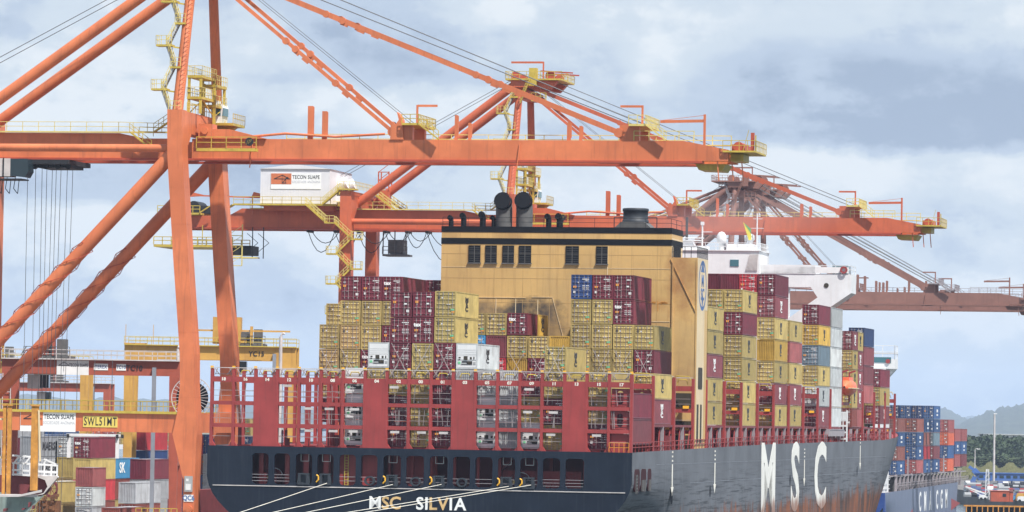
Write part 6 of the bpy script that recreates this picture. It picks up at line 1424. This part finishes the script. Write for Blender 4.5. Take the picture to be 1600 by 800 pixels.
for i, (px, w2, h2, c) in enumerate(((1590,3,1.5,'white'),(1588,4,2.2,'rig_yellow'),(1568,3.5,1.6,'sky'),(1586,2.5,1.3,'teal_glass'),(1530,2,1.4,'white'))):
    p = at(px, 780, 1150+i*6); o = thing('work_vehicle', ['white flat bed truck near the right end of the far quay','yellow loader near the right end of the far quay','light blue skip beside the orange red cabin','dark green tank behind the yellow loader','white van left of the lattice mast'][i], ['truck','loader','skip','tank','van'][i], (p.x, p.y, 3.9), 0); b = MB(); b.prism([(0,.4),(w2,.4),(w2,h2*.6),(w2*.7,h2),(.3,h2),(0,h2*.7)], 0, 1.8); b.build('body', CM['sky'] if c == 'sky' else M[c], o)
    b = MB()
    for x in (.5, w2-.5): b.tube((x,-.05,.4),(x,.2,.4),.4,n=10)
    b.build('wheel', M['dark'], o)
rf = at(1545, 679, 2700); b = MB(); b.box(0, 120, 0, 60, 0, rf.z-3.9); b.box(-.6, 120.6, -.6, 60.6, rf.z-3.9, rf.z-3.5); wh_ = thing('storage_shed', 'long grey roofed shed showing above the dark trees', 'building', (rf.x, rf.y, 3.9), 0); b.build('wall', CM['pale'], wh_)
# trees: one crown mesh per kind built of leaf clumps, trunk as a part
leafm = [paint('tree_leaves_dark', (.026,.046,.016), .8, .4, scale=.4), paint('tree_leaves_mid', (.034,.058,.02), .8, .4, scale=.4), paint('tree_leaves_olive', (.045,.066,.024), .8, .4, scale=.4)]
barkm = paint('tree_bark', (.10,.075,.05), .9, .3)
def crown(seed, r_, h_, n=900):
    rnd = random.Random(seed); b = MB(); cl = [(rnd.uniform(-r_,r_)*.7, rnd.uniform(-r_,r_)*.7, h_*(.35+.6*rnd.random()), r_*rnd.uniform(.28,.55)) for _ in range(11)]
    for k in range(n):
        cx, cy, cz, cr2 = rnd.choice(cl); v = Vector((rnd.gauss(0,1), rnd.gauss(0,1), rnd.gauss(0,1))).normalized()*cr2*rnd.uniform(.55,1.1); p = Vector((cx,cy,cz))+v
        s = rnd.uniform(.3,.75); a = Vector((rnd.gauss(0,1),rnd.gauss(0,1),rnd.gauss(0,1))).normalized(); c = a.orthogonal().normalized(); e = a.cross(c)
        b.add([p+c*s, p+e*s*.6, p-c*s, p-e*s*.6], [(0,1,2,3)])
    return b
crowns = [crown(i, 4.2+.5*(i % 3), 11+1.3*(i % 4)).mesh('crown', [leafm[i % 3]]) for i in range(6)]
tk = MB(); tk.tube((0,0,0),(.2,0,4.5),.3,.2,n=8); tk.tube((.2,0,4.5),(1.2,.4,7.5),.2,.08,n=6); tk.tube((.2,0,4.5),(-1.1,-.3,7.8),.18,.08,n=6); tkm = tk.mesh('trunk', [barkm])
# the wood behind reads as one mass of leaves
from mathutils import noise
wb_ = MB(); rnd = random.Random(21)
for k in range(15000):
    px = rnd.uniform(1440, 1625); d_ = rnd.uniform(2080, 2300); p = at(px, 700, d_); top = 12.9+3.2*noise.noise((px*.045, d_*.012, 3.1))+1.8*noise.noise((px*.17, d_*.03, 7.7))
    z = 3.9+top*(rnd.random()**.6); s = rnd.uniform(.5,1.3); a = Vector((rnd.gauss(0,1),rnd.gauss(0,1),rnd.gauss(0,1))).normalized(); c = a.orthogonal().normalized(); e = a.cross(c); p.z = z
    wb_.add([p+c*s, p+e*s*.7, p-c*s, p-e*s*.7], [(0,1,2,3)])
o = wb_.build('woodland', leafm[0]); tag(o, 'dense dark green wood on the far shore under the hills', None, None, 'stuff')
TW = ['broad dark tree','rounded green tree','pale olive tree']
for i, px in enumerate((1516,1527,1537,1549,1560,1571,1583,1594)):
    p = at(px+random.uniform(-2,2), 700, 2010+random.uniform(-25,25)); ki = (i*5) % 6
    o = thing('tree', '%s at the front of the far wood, %s from the left' % (TW[ki % 3], ORD[i]), 'tree', (p.x,p.y,3.9), random.uniform(0,6), 'trees edging the far wood'); s = random.uniform(.75,.95); o.scale = (s*2.0,s*2.0,s*.58)
    put('crown', crowns[ki], o); put('trunk', tkm, o)
gm = paint('dry_grass', (.13,.13,.055), .9, .35, scale=.5); b = MB(); rnd = random.Random(4)
for k in range(5000):
    px = rnd.uniform(1505,1615); d_ = rnd.uniform(1620,1980); p = at(px,700,d_); hh = 3.9+rnd.random()*(2.4+1.4*math.sin(px*.2)); s = rnd.uniform(.3,.9); p.z = hh
    b.add([p+Vector((-s,0,-.4)), p+Vector((s,0,-.4)), p+Vector((s*.4,.3,.5)), p+Vector((-s*.3,.2,.6))], [(0,1,2,3)])
o = b.build('scrub', gm); tag(o, 'low dry scrub on the bank in front of the far trees', None, None, 'stuff')
# ------------------------------------------------------------------ smoke from the roof ventilator, and the hazy air
def volume_mat(name, dens, col, noise=False, aniso=.3):
    m = bpy.data.materials.new(name); m.use_nodes = True; t = m.node_tree; t.nodes.clear()
    v = N(t, 'ShaderNodeVolumePrincipled'); v.inputs['Color'].default_value = (*col, 1); v.inputs['Density'].default_value = dens; v.inputs['Anisotropy'].default_value = aniso
    o = N(t, 'ShaderNodeOutputMaterial'); L(t, v.outputs[0], o.inputs['Volume'])
    if noise:
        tcd = N(t, 'ShaderNodeTexCoord'); n = N(t, 'ShaderNodeTexNoise', i_Scale=2.2, i_Detail=3.0); L(t, tcd.outputs['Generated'], n.inputs['Vector'])
        g = N(t, 'ShaderNodeVectorMath', operation='DISTANCE'); L(t, tcd.outputs['Generated'], g.inputs[0]); g.inputs[1].default_value = (.5, .5, .5)
        f = N(t, 'ShaderNodeMapRange', i_1=.5, i_2=.1, i_3=0.0, i_4=1.0); L(t, g.outputs['Value'], f.inputs[0])
        d = math_n(t, 'MULTIPLY', math_n(t, 'MULTIPLY', f.outputs[0], n.outputs[0]), dens*2); L(t, d, v.inputs['Density'])
    return m
b = MB(); b.box(-16, 16, -6, 6, -3.5, 3.5); o = b.build('exhaust_smoke', volume_mat('drifting_smoke', .035, (.86, .80, .83), True)); p = world(27, 53, 46.5); o.location = p; o.rotation_euler = (0, R(-6), -PHI); tag(o, 'thin pale smoke drifting right from the ventilator on the ship funnel', None, None, 'stuff')
HAZE = 5.2e-5
b = MB(); b.box(-8500, 8500, -60, 26500, -1.0, 320); o = b.build('haze', volume_mat('hazy_air', HAZE, (.58, .73, 1.0), aniso=0.0)); tag(o, None, None, None, 'stuff')
